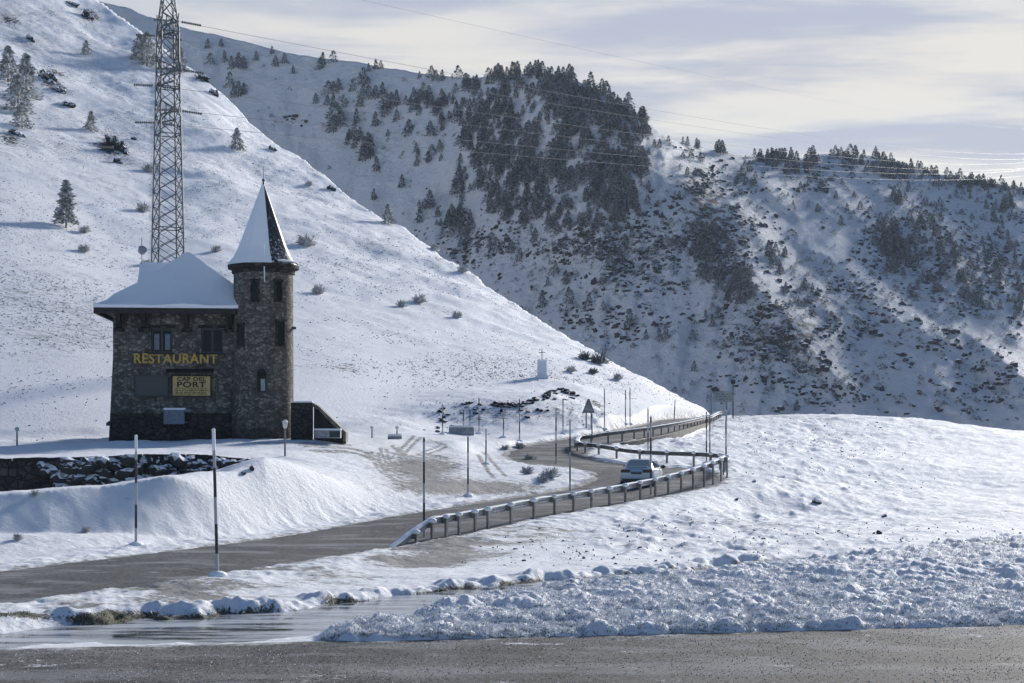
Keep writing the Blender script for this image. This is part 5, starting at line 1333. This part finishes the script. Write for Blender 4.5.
# ------------------------------------------------------------------ guard rails
def rail_thing(line, post_at, label, back=False, h=.78, snow=1., steel='rail'):
    """line: (n,3) ground line; the W beam, its snow and every post are parts"""
    o = empty('guardrail', line[0]); tag(o, label, 'guardrail', 'guardrails of the hairpin road')
    L = line - line[0]
    T = np.gradient(line[:, :2], axis=0); T /= np.linalg.norm(T, axis=1)[:, None]; Nn = np.stack([-T[:, 1], T[:, 0]], -1)
    prof = [(a_, b_ * .8) for a_, b_ in [(.0, -.30), (.05, -.27), (.05, -.20), (.0, -.16), (.05, -.12), (.05, -.04), (.0, 0), (-.02, 0), (.02, -.05), (.02, -.11), (-.03, -.16), (.02, -.21), (.02, -.26), (-.02, -.30)]]
    sgn = -1 if back else 1
    n, m_ = len(line), len(prof)
    V = np.zeros((n, m_, 3))
    for j, (a, b) in enumerate(prof): V[:, j, 0] = L[:, 0] + Nn[:, 0] * a * sgn; V[:, j, 1] = L[:, 1] + Nn[:, 1] * a * sgn; V[:, j, 2] = L[:, 2] + h + b
    ii = np.arange(n * m_).reshape(n, m_); jn = np.roll(ii, -1, 1)
    q = np.stack([ii[:-1], ii[1:], jn[1:], jn[:-1]], -1).reshape(-1, 4)
    obj_me('rail', mesh_np('rail', V.reshape(-1, 3), q, [M[steel]], smooth=False), o)
    # snow lying along the top, thicker between the posts
    s = np.concatenate([[0], np.cumsum(np.linalg.norm(np.diff(line[:, :2], axis=0), axis=1))])
    ps = np.array(sorted(post_at)); 
    ph = np.array([np.min(np.abs(ps - x)) for x in s])
    th = .02 + .10 * np.clip(ph / .35, 0, 1) * (.5 + .7 * vnoise(s * 1.1, s * 0, 401)).clip(0, 1.2)
    th = th * snow * .6
    sp_ = [(-.13, -.02), (-.15, .3), (-.09, .85), (0, 1.), (.09, .85), (.15, .3), (.13, -.02)]
    V = np.zeros((n, 7, 3))
    for j, (a, b) in enumerate(sp_): V[:, j, 0] = L[:, 0] + Nn[:, 0] * a; V[:, j, 1] = L[:, 1] + Nn[:, 1] * a; V[:, j, 2] = L[:, 2] + h + b * th
    ii = np.arange(n * 7).reshape(n, 7); jn = np.roll(ii, -1, 1)
    obj_me('rail_snow', mesh_np('rail_snow', V.reshape(-1, 3), np.stack([ii[:-1], ii[1:], jn[1:], jn[:-1]], -1).reshape(-1, 4), [M['snow']]), o)
    for x in ps:
        q = np.array([np.interp(x, s, line[:, c]) for c in range(3)]); nn = np.array([np.interp(x, s, Nn[:, c]) for c in range(2)])
        l = q - line[0]; c = np.array([l[0] - nn[0] * .17 * sgn, l[1] - nn[1] * .17 * sgn])
        a_ = math.atan2(nn[1], nn[0]); rot = Matrix.Rotation(a_, 3, 'Z')
        g = zat(q[0] - nn[0] * .17 * sgn, q[1] - nn[1] * .17 * sgn) - line[0][2]
        zb, zt = min(g, l[2]) - .35, l[2] + h - .02
        pm = MB(); pm.box((c[0], c[1], (zb + zt) / 2), (.085, .11, zt - zb), rot); pm.box((l[0] - nn[0] * .07 * sgn, l[1] - nn[1] * .07 * sgn, l[2] + h - .15), (.14, .10, .22), rot)
        po = pm.build('post', M['railpost'], o)
        cp = MB(); cp.ball((c[0], c[1], zt + .02), .13 + .04 * random.random(), (1, 1, .6), 2); cp.build('snow_cap', M['snow'], po, smooth=True)
    return o
def side_line(px, py, d): return P(px, py, d)
NR = catmull([P(388, 550, 54.6), P(424, 541.5, 57), P(480, 530, 61), P(540, 517, 66), P(600, 506.5, 71.2), P(650, 496, 76), P(690, 485, 80.5), P(715, 475.5, 84), P(726, 469.5, 87)], .25)
s_nr = np.concatenate([[0], np.cumsum(np.linalg.norm(np.diff(NR[:, :2], axis=0), axis=1))])
px_nr = CX + F * NR[:, 0] / NR[:, 1]
NR[:, 2] = np.array([max(z, zat(x, y) - .03) if x > -2 else z for x, y, z in NR])
k_end = s_nr < 3.2
NR[:, 2] -= np.where(k_end, (3.2 - s_nr) / 3.2 * .75, 0)      # the end dips into the verge
rail_thing(NR, [np.interp(p, px_nr, s_nr) for p in (412, 428, 442, 455, 471, 484, 507, 530, 551, 570, 588, 606, 622, 637, 652, 665, 678, 690, 701, 710, 718, 724)], 'long snow topped guardrail curving along the near edge of the road below the car', back=False)
FR = catmull([P(726, 470.5, 87.3), P(727.5, 468, 91), P(720, 466, 94.5), P(700, 464, 97), P(665, 463, 98.5), P(630, 461, 100), P(600, 458, 102.5), P(583, 454.5, 105), P(577.5, 451, 107.5), P(580, 447.5, 110.5), P(592, 444.5, 111), P(620, 440.5, 113.5), P(650, 436.5, 118), P(680, 431, 125.5), P(705, 425, 139), P(722, 420.5, 156)], .3)
FR[:, 2] = np.array([max(z, zat(x, y) - .05) for x, y, z in FR])
FR[:, 2] = np.convolve(np.pad(FR[:, 2], 6, 'edge'), np.ones(13) / 13, 'valid')
s_fr = np.concatenate([[0], np.cumsum(np.linalg.norm(np.diff(FR[:, :2], axis=0), axis=1))])
rail_thing(FR, list(np.arange(.8, s_fr[-1], 1.9)), 'far guardrail doubling back round the inner hairpin and up beside the upper road', back=True, h=.70, snow=.5, steel='darkrail')
# stone edge wall under the upper road
ew = MB()
el = catmull([P(626, 449.5, 111.5), P(650, 445.5, 115.2), P(680, 438.5, 122.5), P(705, 430.5, 135.5), P(718, 426, 150)], 1.5)
for a, b in zip(el[:-1], el[1:]):
    ew.prism([(a[0], a[1], a[2] - .6), (b[0], b[1], b[2] - .6), (b[0], b[1], b[2] + .5), (a[0], a[1], a[2] + .5)], (-.4, .1, 0))
tag(ew.build('edge_wall', M['concrete']), 'low brownish concrete edge wall under the upper guardrail', 'edge wall')

# ------------------------------------------------------------------ car
cpos = P(636.5, 483.5, 82.); cpos[2] = None or cpos[2]
rzv, rzz, _h = road_field(np.array([cpos[0]]), np.array([cpos[1] + 2.0]))
car = empty('silver_car', (cpos[0], cpos[1] + 0.1, float(rzz[0]) - .12), R(-13)); tag(car, 'silver blue saloon car driving away round the hairpin behind the guardrail', 'car')
# body: cross sections along the length (y forward from the rear bumper)
secs = [  # y, half width at sill, at waist, at shoulder; z sill, z waist, z top of lower body
 (0.00, .70, .78, .66, .36, .62, .90), (0.06, .80, .86, .72, .30, .64, 1.00), (0.30, .86, .90, .78, .24, .66, 1.05), (0.9, .88, .92, .80, .22, .66, 1.04), (1.6, .88, .92, .82, .20, .66, 1.00),
 (2.6, .88, .92, .82, .20, .66, .97), (3.3, .88, .91, .80, .20, .64, .95), (4.0, .84, .88, .74, .22, .58, .82), (4.45, .72, .78, .62, .26, .52, .70), (4.6, .60, .66, .5, .30, .48, .6)]
def section_loop(h0, h1, h2, z0, z1, z2):
    half = [(h0 * .9, z0), (h0, z0 + .06), (h1, z1 - .08), (h1, z1 + .06), ((h1 + h2) / 2 + .02, z2 - .06), (h2, z2)]
    return [(x, z) for x, z in half] + [(-x, z) for x, z in reversed(half)]
bm = bmesh.new(); prev = None
for y, *r in secs:
    cur = [bm.verts.new((x, y, z)) for x, z in section_loop(*r)]
    if prev:
        for i in range(len(cur)): bm.faces.new((prev[i], prev[(i + 1) % len(cur)], cur[(i + 1) % len(cur)], cur[i]))
    else: bm.faces.new(cur)
    prev = cur
bm.faces.new(prev[::-1]); bmesh.ops.recalc_face_normals(bm, faces=bm.faces[:])
me = bpy.data.meshes.new('body'); bm.to_mesh(me); bm.free(); me.materials.append(M['carpaint'])
me.polygons.foreach_set('use_smooth', [True] * len(me.polygons))
body = obj_me('body', me, car); md_ = body.modifiers.new('smooth', 'SUBSURF'); md_.levels = 2; md_.render_levels = 2
# cabin: pillars and roof in paint, glass set inside
cab = [(.42, .72, 1.03, .74, 1.04), (.62, .70, 1.12, .0, 0), (1.15, .60, 1.40, 0, 0), (1.7, .58, 1.455, 0, 0), (2.4, .58, 1.45, 0, 0), (2.9, .62, 1.36, 0, 0), (3.5, .74, 1.0, 0, 0)]
bm = bmesh.new(); rows = []
for y, hw_, z, *_ in [c for c in cab]:
    rows.append([bm.verts.new((x, y, zz)) for x, zz in ((-.80, .95), (-hw_ - .02, z - .05), (-hw_ * .85, z), (hw_ * .85, z), (hw_ + .02, z - .05), (.80, .95))])
for A, B in zip(rows[:-1], rows[1:]):
    for i in range(5): bm.faces.new((A[i], A[i + 1], B[i + 1], B[i]))
bm.faces.new(rows[0][::-1]); bm.faces.new(rows[-1]); bmesh.ops.recalc_face_normals(bm, faces=bm.faces[:])
me = bpy.data.meshes.new('cabin'); bm.to_mesh(me); bm.free(); me.materials.append(M['carpaint']); me.polygons.foreach_set('use_smooth', [True] * len(me.polygons)); me.set_sharp_from_angle(angle=R(40))
obj_me('cabin', me, car)
g = MB(); g.prism([(-.60, .50, 1.09), (.60, .50, 1.09), (.50, 1.10, 1.395), (-.50, 1.10, 1.395)], (0, -.022, .04)); g.build('rear_window', M['rearglass'], car)
for s_ in (-1, 1):
    g = MB(); g.prism([(s_ * .775, .95, 1.03), (s_ * .775, 3.1, 1.03), (s_ * .655, 2.75, 1.36), (s_ * .635, 1.3, 1.37)], (s_ * .02, 0, .005)); g.build('side_window', M['carglass'], car)
    tl = MB(); tl.box((s_ * .56, -.015, .87), (.50, .10, .15), bev=.03); tl.build('tail_light', M['redlens'], car)
    mr = MB(); mr.ball((s_ * 1.0, 2.85, 1.04), .12, (1.1, .6, .8)); mr.bar((s_ * .85, 2.85, 1.0), (s_ * .95, 2.85, 1.02), .05); mr.build('mirror', M['frame'], car, smooth=True)
    for y in (.88, 3.55):
        wh = MB(); wh.tube((s_ * .70, y, .33), (s_ * .91, y, .33), .33, n=28); w_ = wh.build('wheel', M['tyre'], car, smooth=True)
        rim = MB(); rim.tube((s_ * .90, y, .33), (s_ * .925, y, .33), .21, n=20); rim.build('rim', M['iron'], w_)
MB().box((0, -.035, .78), (.56, .03, .14), bev=.01).build('number_plate', M['plate'], car)
MB().box((0, -.02, .40), (1.5, .16, .16), bev=.05).build('bumper', M['frame'], car)
MB().box((0, .20, 1.10), (1.15, .10, .03), bev=.01).build('boot_edge', M['carpaint'], car)

# ------------------------------------------------------------------ thin cold air
hz = bpy.data.materials.new('cold_air'); hz.use_nodes = True; hz.node_tree.nodes.clear()
ho = hz.node_tree.nodes.new('ShaderNodeOutputMaterial'); hv = hz.node_tree.nodes.new('ShaderNodeVolumePrincipled')
hv.inputs['Color'].default_value = (.70, .82, 1.0, 1); hv.inputs['Density'].default_value = .00007; hv.inputs['Anisotropy'].default_value = .2
hz.node_tree.links.new(hv.outputs[0], ho.inputs['Volume'])
tag(MB().box((0, 1200, 186.5), (6100, 3300, 427)).build('haze', hz), kind='stuff')

# ------------------------------------------------------------------ sky, sun, camera
SUN_AZ, SUN_EL = R(30), R(20)          # to the right of the view, behind the scene
sv = Vector((math.sin(SUN_AZ) * math.cos(SUN_EL), math.cos(SUN_AZ) * math.cos(SUN_EL), math.sin(SUN_EL)))
w = bpy.data.worlds.new('World'); S.world = w; w.use_nodes = True
t = NT(w.node_tree); bg = t.N['Background']
skyt = t.n('ShaderNodeTexSky'); skyt.sky_type = 'NISHITA'; skyt.sun_disc = False; skyt.sun_elevation = SUN_EL; skyt.sun_rotation = SUN_AZ
skyt.altitude = 2000; skyt.air_density = 1.; skyt.dust_density = .2; skyt.ozone_density = 4.
tc = t.n('ShaderNodeTexCoord').outputs['Generated']
sx = t.n('ShaderNodeSeparateXYZ', Vector=tc)
zc = t.math('ADD', t.math('MAXIMUM', sx.outputs[2], 0.), .05)
cv = t.n('ShaderNodeCombineXYZ', X=t.math('DIVIDE', sx.outputs[0], zc), Y=t.math('DIVIDE', sx.outputs[1], zc), Z=0.).outputs[0]
n1 = t.noise(t.mapping(cv, scale=(.6, 1.25, 1), loc=(5.3, 1.1, 0)), 1.9, 7, .56, .25)
n2 = t.noise(t.mapping(cv, scale=(.55, 1.0, 1), loc=(7.7, 2.2, 0)), .8, 5, .5, .3)
cover = t.ramp(n2, .34, .56)
dt = t.n('ShaderNodeVectorMath', operation='DOT_PRODUCT'); t.L.new(tc, dt.inputs[0]); dt.inputs[1].default_value = sv
near_sun = t.ramp(dt.outputs['Value'], .35, .97)
lum = t.math('MULTIPLY_ADD', t.ramp(dt.outputs['Value'], .30, .80), .84, .12)
cl = t.mix(t.ramp(n1, .38, .60), (4.3, 4.3, 4.8), (7.1, 6.62, 5.75))
cm = t.n('ShaderNodeVectorMath', operation='SCALE'); t.L.new(cl, cm.inputs[0]); t.L.new(lum, cm.inputs['Scale'])
elev = t.ramp(sx.outputs[2], .55, .20)
fac = t.math('MULTIPLY', t.math('MAXIMUM', t.math('MULTIPLY', t.math('MULTIPLY_ADD', cover, .3, .7), t.math('MULTIPLY_ADD', near_sun, .7, .3)), t.math('MULTIPLY', t.ramp(dt.outputs['Value'], .55, .8), .96)), t.math('MULTIPLY_ADD', elev, .84, .08))
t.L.new(t.mix(fac, skyt.outputs[0], cm.outputs[0]), bg.inputs['Color'])
bg.inputs['Strength'].default_value = .096
sun = bpy.data.lights.new('sun', 'SUN'); sun.energy = 4.6; sun.angle = R(9); sun.color = (1, .955, .90)
so_ = bpy.data.objects.new('sun', sun); link(so_); so_.rotation_euler = sv.to_track_quat('Z', 'Y').to_euler()
cam = bpy.data.cameras.new('camera'); co_ = bpy.data.objects.new('camera', cam); link(co_)
co_.rotation_euler = (R(90), 0, 0); cam.sensor_width = 36; cam.lens = F / 1024 * 36; cam.shift_y = (HY - 341.5) / 1024
cam.clip_start = .5; cam.clip_end = 20000
S.camera = co_
S.view_settings.view_transform = 'Standard'; S.view_settings.look = 'None'; S.view_settings.gamma = 1; S.view_settings.use_curve_mapping = False
S.view_settings.exposure = .42
